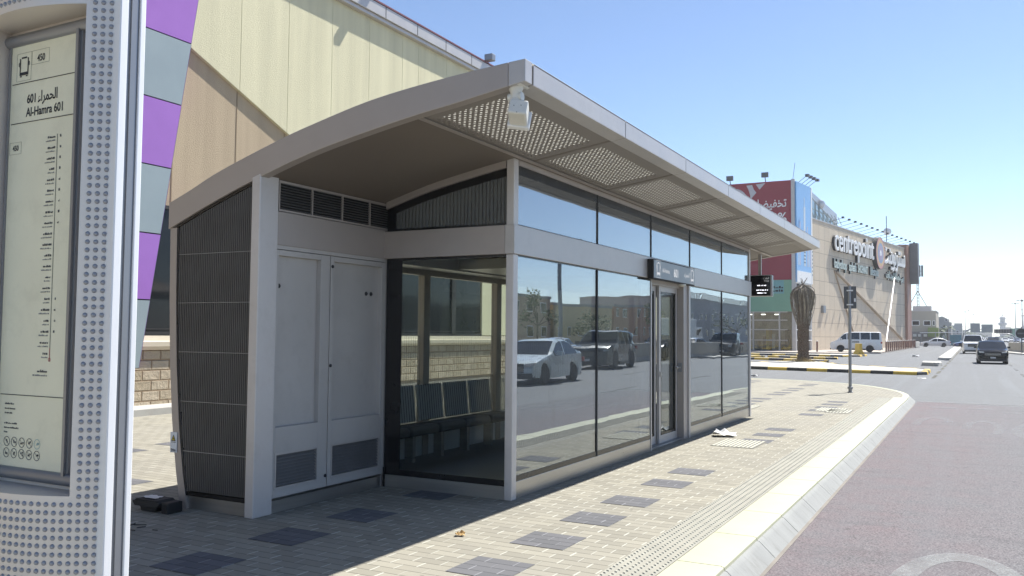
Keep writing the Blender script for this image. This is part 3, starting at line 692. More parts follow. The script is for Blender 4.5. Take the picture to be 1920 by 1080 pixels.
ds = thing('arrivals_display', 'black arrivals display screen hanging from the far end of the shelter roof', 'display', (-3.88, 18.1, 2.40))
b = MB(); b.box(-4.12, -3.64, 18.02, 18.16, 2.39, 2.83); b.build('display_case', 'silver_light', ds, bevel=.006)
b = MB(); b.box(-4.105, -3.665, 18.012, 18.021, 2.405, 2.815); b.build('screen', mk('black_screen', (.006, .006, .008), .15), ds)
b = MB(); b.box(-3.641, -3.633, 18.03, 18.15, 2.40, 2.82); b.build('side_screen', 'black', ds)
b = MB(); b.box(-3.92, -3.86, 18.06, 18.12, 2.83, 3.26); b.build('hanger', 'silver', ds)
b = MB()
b.text(ar('الوقت'), .05, (-3.69, 18.011, 2.745), (1, 0, 0), (0, 0, 1), 'RIGHT'); b.text('Time', .05, (-3.69, 18.011, 2.69), (1, 0, 0), (0, 0, 1), 'RIGHT')
b.build('screen_lettering', emit('dim_screen_letters', (.5, .5, .5), .5), ds)
b = MB(); random.seed(3)
for z, x0_, x1_ in ((2.615, -3.93, -3.76), (2.52, -3.95, -3.72), (2.46, -3.93, -3.75)):
    x = x0_
    while x < x1_:
        w = random.uniform(.008, .018); b.box(x, x+w, 18.009, 18.0112, z-.012, z+random.uniform(.004, .012)); x += w+random.choice((.004, .004, .006, .022))
b.build('screen_marks', emit('bright_screen_marks', (.85, .86, .95), 1.3), ds)

cc = thing('security_camera', 'boxy off-white security camera under the near corner of the shelter roof', 'camera', (-2.98, 5.56, 3.42))
b = MB(); b.box(-3.045, -2.895, 5.49, 5.64, 3.418, 3.436)
for dx_ in (-.06, .06):
    for dy_ in (-.06, .06): b.lathe([(.008, 3.418), (.007, 3.411)], 8, c=(-2.97+dx_, 5.565+dy_, 0))
b.build('mounting_plate', 'offwhite', cc, bevel=.004)
b = MB(); b.lathe([(.058, 3.418), (.05, 3.395), (.041, 3.375), (.041, 3.335), (.046, 3.33), (.046, 3.30)], 16, c=(-2.97, 5.565, 0)); b.tube([(-3.025, 5.565, 3.345), (-2.915, 5.565, 3.345)], .034, 14); b.tube([(-2.97, 5.56, 3.34), (-2.965, 5.58, 3.27)], .034, 12)
b.build('swivel', 'offwhite', cc, smooth=40)
b = MB(); b.box(-.07, .07, -.095, .095, -.118, .0)
for p in ((-.02, -.1005, -.06), (.03, -.1005, -.055), (.0, -.1005, -.118)): pass
hs = b.build('camera_housing', 'offwhite', cc, bevel=.014, world=False)
hs.location = (.022, .05, -.13); hs.rotation_euler = (R(-16), R(8), R(22))
b = MB(); b.box(-.084, .084, .086, .135, -.13, .012); fh = b.build('sun_shield', 'white', hs, bevel=.006, world=False)
b = MB()
for p in ((-.03, -.06), (.022, -.052), (.0, -.112)): b.lathe([(.0035, -.102), (.0035, -.1005)], 8, ax='y', c=(p[0], 0, p[1]))
b.build('screws', 'ink', hs, world=False)

wn_ = thing('warning_notice', 'small white pest warning notice with a yellow triangle on the shelter back edge', 'notice', (-6.42, 5.49, .58))
b = MB(); b.box(-6.468, -6.382, 5.492, 5.498, .487, .672); b.build('card', 'white', wn_, bevel=.003)
b = MB(); z0_ = .592
b.prism([(-6.453, z0_), (-6.397, z0_), (-6.425, z0_+.056)], 'y', 5.4895, 5.4915, 0)
b.prism([(-6.445, z0_+.005), (-6.405, z0_+.005), (-6.425, z0_+.045)], 'y', 5.4885, 5.4893, 1)
b.lathe([(.007, 5.4885), (.007, 5.488)], 10, 0, ax='y', c=(-6.425, 0, z0_+.023))
for s_ in (-1, 1): b.prism([(-6.425-s_*.011, z0_+.006), (-6.425-s_*.008, z0_+.006), (-6.425+s_*.011, z0_+.014), (-6.425+s_*.008, z0_+.014)], 'y', 5.488, 5.4884, 0)
b.text('Shina', .03, (-6.425, 5.491, .503), (1, 0, 0), (0, 0, 1), 'CENTER', mi=0, bold=.0008)
for k in range(7): b.box(-6.455+.009*k, -6.449+.009*k, 5.4905, 5.4915, .578, .583, 0); b.box(-6.455+.009*k, -6.448+.009*k, 5.4905, 5.4915, .493, .496, 0)
b.build('symbol_and_lettering', ['ink', mk('warning_yellow', (.75, .55, .04), .5)], wn_)

bb = thing('bait_box', 'black plastic rodent bait box on the paving by the louvred shelter end', 'bait box', (-6.42, 5.33, 0))
b = MB(); b.prism([(-6.58, .045), (-6.30, .045), (-6.27, .075), (-6.27, .09), (-6.61, .09), (-6.61, .075)], 'y', 5.22, 5.42); b.prism([(-6.53, 0), (-6.35, 0), (-6.33, .05), (-6.55, .05)], 'y', 5.25, 5.40); b.build('body', 'rubber', bb, bevel=.005)
b = MB(); b.prism([(-6.60, .09), (-6.28, .09), (-6.31, .108), (-6.57, .108)], 'y', 5.23, 5.41); b.build('lid', 'rubber', bb, bevel=.004)
b = MB(); b.box(-6.262, -6.175, 5.24, 5.40, .0, .095); b.build('entrance', 'rubber', bb, bevel=.01)
b = MB(); b.lathe([(.034, 5.2395), (.034, 5.236)], 16, ax='y', c=(-6.218, 0, .05)); b.build('hole', 'void', bb)
def paper(name, label, mat, loc, w, h, seed, lift=.012, rz=0.):
    rnd = random.Random(seed); b = MB(); n = 6; v = []
    for i in range(n):
        for j in range(n):
            u, q = i/(n-1)-.5, j/(n-1)-.5
            v.append((u*w*(1+.15*rnd.uniform(-1, 1)), q*h*(1+.15*rnd.uniform(-1, 1)), .004+lift*abs(rnd.gauss(.5, .5))+lift*.7*abs(u+q)))
    b.add(v, [(i*n+j, (i+1)*n+j, (i+1)*n+j+1, i*n+j+1) for i in range(n-1) for j in range(n-1)])
    o = b.build(name, mat); o.location = loc; o.rotation_euler[2] = rz; s_ = o.modifiers.new('t', 'SOLIDIFY'); s_.thickness = .001
    tag(o, label, 'litter'); return o
paper('paper_sheet', 'small white paper lying on top of the black bait box', 'offwhite', (-6.46, 5.31, .109), .17, .11, 1, .006)
paper('paper_scrap', 'crumpled white tissue on the sunlit paving near the shelter door', 'white', (-3.5, 13.62, .004), .34, .30, 5, .05, .4)
lf = paper('paper_scrap', 'brown and white scrap of litter on the sunlit near paving', mk('brown_scrap', (.42, .27, .10), .7), (-3.59, 5.86, .003), .075, .065, 9, .014, .5)
paper('paper_scrap', 'tiny white scrap on the side road before the striped kerb', 'white', (-8.1, 36.5, -.148), .3, .2, 11, .06)
paper('paper_scrap', 'flat white scrap on the road beyond the signpost', 'white', (-1.95, 39.5, -.148), .35, .25, 12, .01)
paper('paper_scrap', 'white scrap on the far lane between the two raised islands', 'white', (-4.4, 80, -.148), .6, .4, 13, .1)
b = MB(); random.seed(21)
for k in range(9):
    x, y = -5.95+random.uniform(-.2, .2), 4.75+random.uniform(-.12, .12); a = random.uniform(0, 3); L = random.uniform(.02, .12)
    b.tube([(x, y, .006), (x+L*math.cos(a), y+L*math.sin(a), .008)], .0035, 5)
tag(b.build('twig_litter', 'rubber'), 'dark broken twigs scattered on the shaded paving before the cabinet', 'twigs')

# ------------------------------------------------------------------ bus stop totem
tx, ty, RA, AM = -2.39, 1.94, .50, R(38)
tt = thing('bus_stop_totem', 'tall studded grey bus stop totem with a pale route panel', 'totem', (tx, 1.57, 0))
HT = 3.5; Z0, Z1 = 1.15, 2.50; aL, aR = math.asin((-2.585-tx)/RA), R(28.6); YP = 1.552
def sf(a, z, off=0.): return (tx+(RA+off)*math.sin(a), ty-(RA+off)*math.cos(a), z)
b = MB()
av = sorted([-AM+2*AM*i/28 for i in range(29)]+[aL, aR]); zv = [0, Z0, Z1, HT]
for a0, a1 in zip(av, av[1:]):
    for z0_, z1_ in zip(zv, zv[1:]):
        if z0_ == Z0 and a0 >= aL-1e-6 and a1 <= aR+1e-6: continue
        b.quad([sf(a0, z0_), sf(a1, z0_), sf(a1, z1_), sf(a0, z1_)])
    y2 = lambda a: 3.14-sf(a, 0)[1]
    b.quad([(sf(a0, 0)[0], y2(a0), 0), (sf(a0, 0)[0], y2(a0), HT), (sf(a1, 0)[0], y2(a1), HT), (sf(a1, 0)[0], y2(a1), 0)])
    b.quad([sf(a0, HT), sf(a1, HT), (sf(a1, 0)[0], y2(a1), HT), (sf(a0, 0)[0], y2(a0), HT)])
for a in (aL, aR): b.quad([sf(a, Z0), sf(a, Z1), (sf(a, 0)[0], YP+.01, Z1), (sf(a, 0)[0], YP+.01, Z0)])
ra = [aL+(aR-aL)*i/10 for i in range(11)]
for z in (Z0, Z1): b.add([sf(a, z) for a in ra]+[(sf(a, 0)[0], YP+.01, z) for a in ra], [(i, i+1, 12+i, 11+i) for i in range(10)])
b.quad([(sf(aL, 0)[0], YP+.008, Z0), (sf(aR, 0)[0], YP+.008, Z0), (sf(aR, 0)[0], YP+.008, Z1), (sf(aL, 0)[0], YP+.008, Z1)])
tb = b.build('body', mk('totem_grey_metal', (.74, .68, .62), .45, .3, .04, 2, .02, 200), tt, smooth=25)
b = MB(); pa = .0222/RA; k = 0
zz = .55
while zz < 2.75:
    j = -13
    while j <= 14:
        a = (j-.0)*pa+.0145
        if abs(a) < AM-.022 and not (Z0-.022 < zz < Z1+.022 and aL-.025 < a < aR+.022):
            b.dome(sf(a, zz), .0070, (math.sin(a), -math.cos(a), 0), 10, .85)
        j += 1
    zz += .0222
b.build('studs', mk('stud_metal', (.33, .335, .36), .38, .4, .04, 2), tt, smooth=50)
for (x0_, x1_, y0_, y1_, m_, nm) in ((-2.098, -2.058, 1.540, 1.566, 'alu', 'edge_strip'), (-2.10, -2.068, 1.566, 1.580, 'alu_dark', 'edge_groove'), (-2.10, -2.064, 1.580, 1.601, 'alu_dark', 'edge_channel'), (-2.1, -2.072, 1.601, 1.605, 'rubber', 'edge_seal'), (-2.098, -2.060, 1.605, 1.624, 'alu', 'edge_strip')):
    b = MB(); b.box(x0_, x1_, y0_, y1_, 0, HT); b.build(nm, m_, tt, bevel=.003 if m_ == 'alu' else 0)
    b = MB(); b.box(2*tx-x1_, 2*tx-x0_, y0_, y1_, 0, HT); b.build(nm, m_, tt, bevel=.003 if m_ == 'alu' else 0)
# route panel
px0, px1, pz0, pz1 = -2.563, -2.252, 1.197, 2.447
b = MB(); b.box(px0-.004, px1+.004, YP, YP+.006, pz0-.004, pz1+.004); pn = b.build('route_panel', mk('pale_panel_sheet', (.84, .80, .60), .42, 0, .05, 3, dirt=((.48, .45, .32), .25)), tt)
b = MB()
b.tube([(-2.6, YP+.004, pz1+.022), (-2.16, YP+.004, pz1+.022)], .019, 12); b.tube([(-2.6, YP+.004, pz0-.018), (-2.16, YP+.004, pz0-.018)], .019, 12)
b.box(px1+.003, px1+.014, YP-.012, YP+.004, pz0-.02, pz1+.02); b.box(px1+.014, px1+.022, YP-.004, YP+.004, pz0-.03, pz1+.03); b.box(px0-.012, px0-.004, YP-.004, YP+.004, pz0-.02, pz1+.02)
b.build('panel_frame', 'alu_dark', tt, smooth=40)
b = MB(); ZX, ZU = (1, 0, 0), (0, 0, 1); yf = YP-.0008
for z in (2.336, 2.215, 1.405): b.box(px0+.004, px1-.002, yf-.0005, yf, z-.0011, z+.0011)
bus_icon(b, (-2.505, yf+.0008, 2.385), ZX, ZU, .062, frame=False)
b.text('450', .029, (-2.424, yf, 2.394), ZX, ZU, 'CENTER', bold=.0006, xs=.85)
b.text(ar('الحمراء')+' ', .044, (-2.330, yf, 2.272), ZX, ZU, 'RIGHT', bold=.0009, fit=.092); b.text('601', .037, (-2.462, yf, 2.272), ZX, ZU, 'CENTER', bold=.0009, xs=.85)
b.text('Al-Hamra 601', .037, (-2.398, yf, 2.232), ZX, ZU, 'CENTER', bold=.0008, xs=.84)
b.text('450', .0225, (-2.532, yf, 2.133), ZX, ZU, 'CENTER', bold=.0005, xs=.85)
b.build('lettering', 'ink', pn)
b = MB()
def frame(x0_, x1_, z0_, z1_, t_=.0006):
    for q in ((x0_, x1_, z0_, z0_+t_), (x0_, x1_, z1_-t_, z1_), (x0_, x0_+t_, z0_, z1_), (x1_-t_, x1_, z0_, z1_)): b.box(q[0], q[1], yf-.0004, yf, q[2], q[3])
frame(-2.540, -2.470, 2.343, 2.428); frame(-2.468, -2.385, 2.386, 2.428); frame(px0+.002, -2.504, 2.122, 2.158)
lx = -2.334
b.box(lx-.001, lx+.001, yf-.0004, yf, 1.505, 2.165)
b.build('thin_rules', mk('rule_olive', (.22, .22, .17), .6), pn)
b = MB(); random.seed(5)
def scribble(x1_, z, w, h, mi):
    x = x1_-w
    while x < x1_:
        q = random.uniform(.0025, .006); b.box(x, min(x+q, x1_), yf-.0004, yf, z, z+h*random.uniform(.5, 1), mi); x += q+random.choice((.0006, .0008, .003))
for k in range(21):
    z = 2.155-.0315*k; w = random.uniform(.022, .043)
    scribble(lx-.009, z, w, .0068, 0); scribble(lx-.009, z-.0098, w*1.25, .0042, 1); b.dome((lx, yf, z+.002), .0016, (0, -1, 0), 6, .2, 1)
    if k < 9 or 14 < k < 19: scribble(lx+.018+random.uniform(0, .004), z, .006, .008, 0)
scribble(lx-.009, 1.474, .045, .008, 0); scribble(lx-.009, 1.463, .066, .006, 1)
for z, w in ((1.376, .044), (1.362, .05), (1.349, .036)): scribble(-2.535+w, z, w, .005, 0)
for z, w in ((1.319, .06), (1.306, .068), (1.293, .016)): scribble(-2.535+w, z, w, .005, 0)
def ring(cx, cz, r0_, r1_, mi, n=20):
    vs = [(cx+r*math.cos(2*math.pi*k/n), yf-.0003, cz+r*math.sin(2*math.pi*k/n)) for r in (r0_, r1_) for k in range(n)]
    b.add(vs, [(k, (k+1) % n, n+(k+1) % n, n+k) for k in range(n)], mi)
for r_ in range(2):
    for c_ in range(5):
        cx, cz = -2.52+.036*c_, 1.268-.033*r_; mi = 2 if (r_ == 0 and c_ == 4) else 0
        ring(cx, cz, .0128, .0146, mi)
        for k in range(3): q = random.uniform(-.006, .004); w_ = random.uniform(-.006, .002); b.box(cx+q, cx+q+.005, yf-.0004, yf, cz+w_, cz+w_+.005, mi)
        if mi == 0: b.add([(cx-.0095, yf-.0005, cz+.0085), (cx-.0085, yf-.0005, cz+.0095), (cx+.0095, yf-.0005, cz-.0085), (cx+.0085, yf-.0005, cz-.0095)], [(0, 1, 2, 3)], 1)
ring(lx, 1.511, .0035, .0055, 3); b.box(lx-.001, lx+.001, yf-.0005, yf, 1.515, 1.545, 3)
b.build('timetable_marks', [mk('soft_ink', (.075, .077, .08), .6), mk('soft_grey_ink', (.26, .26, .24), .6), mk('pale_teal_print', (.35, .5, .47), .6), mk('red_print', (.5, .08, .08), .6)], pn)
b = MB(); al = math.asin((-2.452-tx)/RA)
b.lathe([(.012, 0), (.012, .004), (.0085, .005), (.0085, .002)], 16); lk = b.build('lock', 'steel', tt, world=False, smooth=40)
lk.location = Vector(sf(al, 1.118, .001))-Vector((tx, 1.57, 0)); lk.rotation_euler = (R(90), 0, al)
b = MB(); b.box(-.004, .004, -.006, .006, .0021, .003); b.build('keyhole', 'ink', lk, world=False)

# ------------------------------------------------------------------ mall behind the shelter
XM = -14.3
def stone(name):
    t = NT(name); p = t.pos(); x, y, z = t.xyz(p)
    v = t.math('DIVIDE', z, .2); row = t.math('FLOOR', v)
    u = t.math('ADD', t.math('DIVIDE', y, .42), t.math('MULTIPLY', t.math('MODULO', t.math('ABSOLUTE', row), 2.), .5)); cl = t.math('FLOOR', u)
    fu, fv = t.math('FRACT', u), t.math('FRACT', v)
    eu = t.math('MINIMUM', fu, t.math('SUBTRACT', 1., fu)); ev = t.math('MINIMUM', fv, t.math('SUBTRACT', 1., fv))
    m = t.math('MINIMUM', t.ramp(eu, .015, .05), t.ramp(ev, .03, .1))
    c = t.mix(t.white(t.comb(cl, row, 2.)), (.38, .32, .23), (.48, .41, .31))
    c = t.mix(t.math('SUBTRACT', 1., m), c, (.27, .2, .13))
    c = t.mix(t.math('MULTIPLY', t.ramp(t.noise(p, 9, 5, .7), .4, .75), .35), c, (.34, .27, .19))
    h = t.math('ADD', t.math('MULTIPLY', m, .6), t.math('MULTIPLY', t.noise(p, 10, 5, .65), .9))
    return t.done(t.bsdf(c, .9, 0, t.bump(h, .9, .05), .2))
M['stone'] = stone('split_stone_blocks')
def render_wall(name, col):
    t = NT(name); p = t.pos()
    st = t.noise(t.scale(p, 1, 2.2, .12), 1.3, 4); f = t.noise(p, 45, 3, .65)
    c = t.mix(t.ramp(st, .3, .75), tuple(v*.88 for v in col), tuple(v*1.06 for v in col))
    c = t.mix(t.math('MULTIPLY', t.ramp(f, .55, .8), .12), c, tuple(v*.6 for v in col))
    return t.done(t.bsdf(c, .92, 0, t.bump(f, .35, .03), .2))
M['cream'] = render_wall('cream_render', (.66, .62, .43)); M['tan'] = render_wall('tan_render', (.45, .36, .25))
M['darkglass'] = mk('dark_window_glass', (.014, .017, .02), .06, 0, .2, .6, spec=.22)
M['purple'] = mk('purple_panel', (.32, .14, .47), .35, 0, .04, 1.5); M['greyblue'] = mk('grey_blue_panel', (.27, .325, .345), .35, 0, .04, 1.5)
M['redroof'] = mk('dark_red_flashing', (.16, .05, .06), .5)
ml = thing('mall_building', 'large cream and tan rendered building behind the bus shelter with dark windows', 'building', (XM-6, 20, 0))
def mp(b, n, m, parent=None, **k): return b.build(n, m, parent or ml, **k)
YA, YB, ZT = -14, 48, 10.05
b = MB(); b.box(XM-18, XM-.02, YA, YB, -.1, ZT); mp(b, 'wall', 'tan')
dz = lambda y: 7.43-.413*(y-12.40)
b = MB(); js = [12.0, 13.70, 15.20, 16.76, 18.28, 19.8, 20.6]
for a, c in zip(js, js[1:]): b.prism([(a+.004, dz(a)), (c-.004, dz(c)), (c-.004, ZT), (a+.004, ZT)], 'x', XM-.019, XM+.06)
y = 20.6
while y < YB-1: b.box(XM-.019, XM+.06, y+.004, min(y+1.52, YB)-.004, 4.08, ZT); y += 1.52
b.box(XM-.019, XM+.06, 24.45, YB, 1.5, 4.07); mp(b, 'cream_panel', 'cream', bevel=.004)
b = MB()
for y in js[:-2]: b.box(XM-.019, XM-.012, y-.012, y+.012, 4.1, dz(y)-.02)
mp(b, 'panel_joint', mk('joint_brown', (.25, .19, .12), .9))
b = MB(); b.box(XM-.5, XM+.20, YA, YB+.2, ZT, ZT+.10); b.box(XM-.5, XM+.26, YA, YB+.26, ZT+.10, ZT+.42); cp = mp(b, 'parapet_coping', 'silver_light', bevel=.01)
b = MB(); b.box(XM-.6, XM+.28, YA, YB+.28, ZT+.425, ZT+.47); mp(b, 'flashing', 'redroof', cp)
b = MB(); y = 9.6
while y < YB: b.box(XM+.2605, XM+.264, y-.012, y+.012, ZT+.1, ZT+.42); y += 1.52
mp(b, 'coping_joint', 'rubber', cp)
for y, h in ((18.0, .20), (24.3, .22), (33, .25)):
    b = MB(); b.box(XM+.2, XM+.5, y-.12, y+.12, ZT+.5, ZT+.5+h); b.box(XM+.0, XM+.1, y-.03, y+.03, ZT+.4, ZT+.6); mp(b, 'floodlight', 'alu_dark', cp, bevel=.02)
b = MB(); b.box(XM-.0, XM+.02, 8, 24.4, 1.52, 4.02); w = mp(b, 'window_band', 'darkglass')
b = MB()
for y in (9.6, 14.1, 18.4, 22.7): b.box(XM+.02, XM+.07, y-.11, y+.11, 1.52, 4.02)
for z in (1.49, 4.02): b.box(XM, XM+.07, 8, 24.4, z, z+.07)
b.box(XM, XM+.05, 8, 24.4, 1.60, 1.63); mp(b, 'window_frame', 'rubber', w)
b = MB(); b.box(XM-.018, XM+.05, 6, YB, -.05, 1.2); mp(b, 'stone_base', 'stone')
b = MB(); b.prism([(XM, 1.2), (XM+.09, 1.2), (XM+.16, 1.27), (XM+.16, 1.36), (XM+.10, 1.38), (XM+.07, 1.48), (XM, 1.48)], 'y', 6, YB); mp(b, 'stone_cap', mk('cast_stone', (.56, .50, .38), .85, 0, .08, 1, .1, 30))
b = MB(); b.box(XM+.0, XM+.75, 4, YB, -.02, .13); struct(b.build('kerb', 'concrete', bevel=.01))
# tapering chequered fin
fin = MB(); zs = [.86, 2.17, 3.46, 4.79, 6.11, 7.43, 8.75, 10.07, 11.4]
ye = lambda z: 11.12+.1546*(z-.9)
def finpanel(y0a, y0b, y1a, y1b, z0_, z1_, xa, xb, m, nm): 
    b = MB(); g = .012
    b.add([(xa, y0a+g, z0_+g), (xa, y1a-g, z0_+g), (xa, y1b-g, z1_-g), (xa, y0b+g, z1_-g), (xb, y0a+g, z0_+g), (xb, y1a-g, z0_+g), (xb, y1b-g, z1_-g), (xb, y0b+g, z1_-g)], [(0, 1, 2, 3), (4, 5, 6, 7), (0, 1, 5, 4), (1, 2, 6, 5), (2, 3, 7, 6), (3, 0, 4, 7)])
    return mp(b, nm, m, fn)
fn = mp((lambda b: (b.prism([(10.9, .86), (ye(.86)+.02, .86), (ye(11.4)+.02, 11.4), (8.6, 11.4)], 'x', XM+.05, XM+.27), b)[1])(MB()), 'fin', 'rubber')
for i, (a, c) in enumerate(zip(zs, zs[1:])):
    m_, m2_ = ('greyblue', 'purple') if i % 2 == 0 else ('purple', 'greyblue')
    finpanel(ye(a)-1.6, ye(c)-1.6, ye(a), ye(c), a, c, XM+.27, XM+.31, m_, 'fin_panel')
    if i > 1: finpanel(8.75, 8.6, ye(a)-1.6, ye(c)-1.6, a, c, XM+.27, XM+.31, m2_, 'fin_panel')
    b = MB(); b.add([(XM+.29, ye(a)+.012, a+.012), (XM+.02, ye(a)+.16, a+.012), (XM+.02, ye(c)+.16, c-.012), (XM+.29, ye(c)+.012, c-.012), (XM+.27, ye(a), a+.012), (XM, ye(a)+.14, a+.012), (XM, ye(c)+.14, c-.012), (XM+.27, ye(c), c-.012)], [(0, 1, 2, 3), (4, 7, 6, 5), (0, 4, 5, 1), (2, 6, 7, 3), (0, 3, 7, 4), (1, 5, 6, 2)])
    mp(b, 'fin_edge_panel', m2_, fn)

# ------------------------------------------------------------------ vehicles
def paint(name, col, metal=.0, rough=.28): return mk(name, col, rough, metal, .03, 2, spec=.5, coat=.8, dirt=((.35, .31, .25), .06))
M['tyre'] = mk('tyre_rubber', (.016, .016, .017), .75, 0, .2, 8); M['rim'] = mk('alloy_rim', (.42, .43, .44), .3, .8, .08, 4)
M['cglass'] = mk('car_glass', (.012, .015, .017), .04, 0, .1, 2, spec=.9); M['lamp'] = mk('headlamp_glass', (.62, .64, .66), .08, .3, .05, 5, spec=.8); M['tail'] = mk('tail_lamp_red', (.32, .015, .015), .15, 0, .1, 5)
M['trim'] = mk('dark_car_trim', (.02, .02, .021), .5, 0, .1, 5); M['chrome'] = mk('chrome_trim', (.6, .6, .6), .12, .95, .05, 5); M['plate'] = mk('number_plate', (.6, .6, .58), .5)
def interp(k, s):
    if s <= k[0][0]: return k[0][1]
    for (a, va), (c, vc) in zip(k, k[1:]):
        if s <= c: return va+(vc-va)*(s-a)/(c-a)
    return k[-1][1]
SP = {
 'sedan': dict(L=4.55, W=1.78, top=[(0, .52), (.06, .64), (.25, .74), (1.05, .90), (1.25, .93), (2.0, 1.36), (2.3, 1.43), (2.9, 1.45), (3.4, 1.38), (4.05, 1.06), (4.45, 1.01), (4.55, .86)], belt=[(0, .5), (.06, .62), (.25, .72), (1.05, .86), (1.25, .88), (4.05, .97), (4.45, .95), (4.55, .82)],
   wh=(.86, 3.5), r=.32, ws=(1.22, 2.12), rw=(3.32, 4.08), sw=(1.5, 3.85), pil=(2.55,), tum=.42, lamp=.66),
 'suv': dict(L=4.95, W=2.0, top=[(0, .7), (.05, .9), (.3, 1.02), (1.2, 1.14), (1.45, 1.16), (2.2, 1.62), (2.5, 1.68), (3.9, 1.66), (4.4, 1.58), (4.85, 1.12), (4.95, .95)], belt=[(0, .66), (.05, .85), (.3, .98), (1.2, 1.08), (1.45, 1.10), (4.4, 1.16), (4.85, 1.06), (4.95, .9)],
   wh=(.95, 3.93), r=.39, ws=(1.42, 2.3), rw=(4.35, 4.85), sw=(1.75, 4.45), pil=(2.75, 3.7), tum=.36, lamp=.88),
 'offroader': dict(L=5.2, W=2.0, top=[(0, .8), (.05, 1.02), (.3, 1.12), (1.35, 1.2), (1.5, 1.22), (2.1, 1.82), (2.4, 1.9), (4.6, 1.88), (5.05, 1.78), (5.15, 1.2), (5.2, 1.0)], belt=[(0, .75), (.05, 1.0), (.3, 1.08), (1.5, 1.18), (5.05, 1.2), (5.15, 1.14), (5.2, .95)],
   wh=(1.0, 4.05), r=.42, ws=(1.48, 2.2), rw=(5.02, 5.16), sw=(1.75, 4.9), pil=(2.75, 3.75), tum=.24, lamp=.93),
 'van': dict(L=4.75, W=1.74, top=[(0, .72), (.06, .95), (.5, 1.12), (.6, 1.16), (1.25, 1.78), (1.5, 1.9), (2.2, 1.98), (4.5, 1.98), (4.66, 1.9), (4.75, .9)], belt=[(0, .68), (.06, .9), (.5, 1.08), (.6, 1.12), (1.3, 1.24), (4.66, 1.24), (4.75, .85)],
   wh=(.95, 3.62), r=.33, ws=(.56, 1.36), rw=(4.62, 4.75), sw=(.95, 4.5), pil=(1.55, 2.75, 3.7), tum=.16, lamp=.84),
 'pickup': dict(L=5.2, W=1.8, top=[(0, .78), (.05, 1.0), (.3, 1.08), (1.3, 1.15), (1.45, 1.17), (2.0, 1.72), (2.25, 1.78), (2.9, 1.77), (3.1, 1.72), (3.25, 1.12), (5.1, 1.1), (5.2, .9)], belt=[(0, .74), (.05, .97), (.3, 1.05), (1.45, 1.12), (3.25, 1.1), (5.1, 1.08), (5.2, .86)],
   wh=(1.0, 4.0), r=.39, ws=(1.42, 2.1), rw=(3.08, 3.26), sw=(1.7, 3.1), pil=(2.3,), tum=.25, lamp=.93),
}
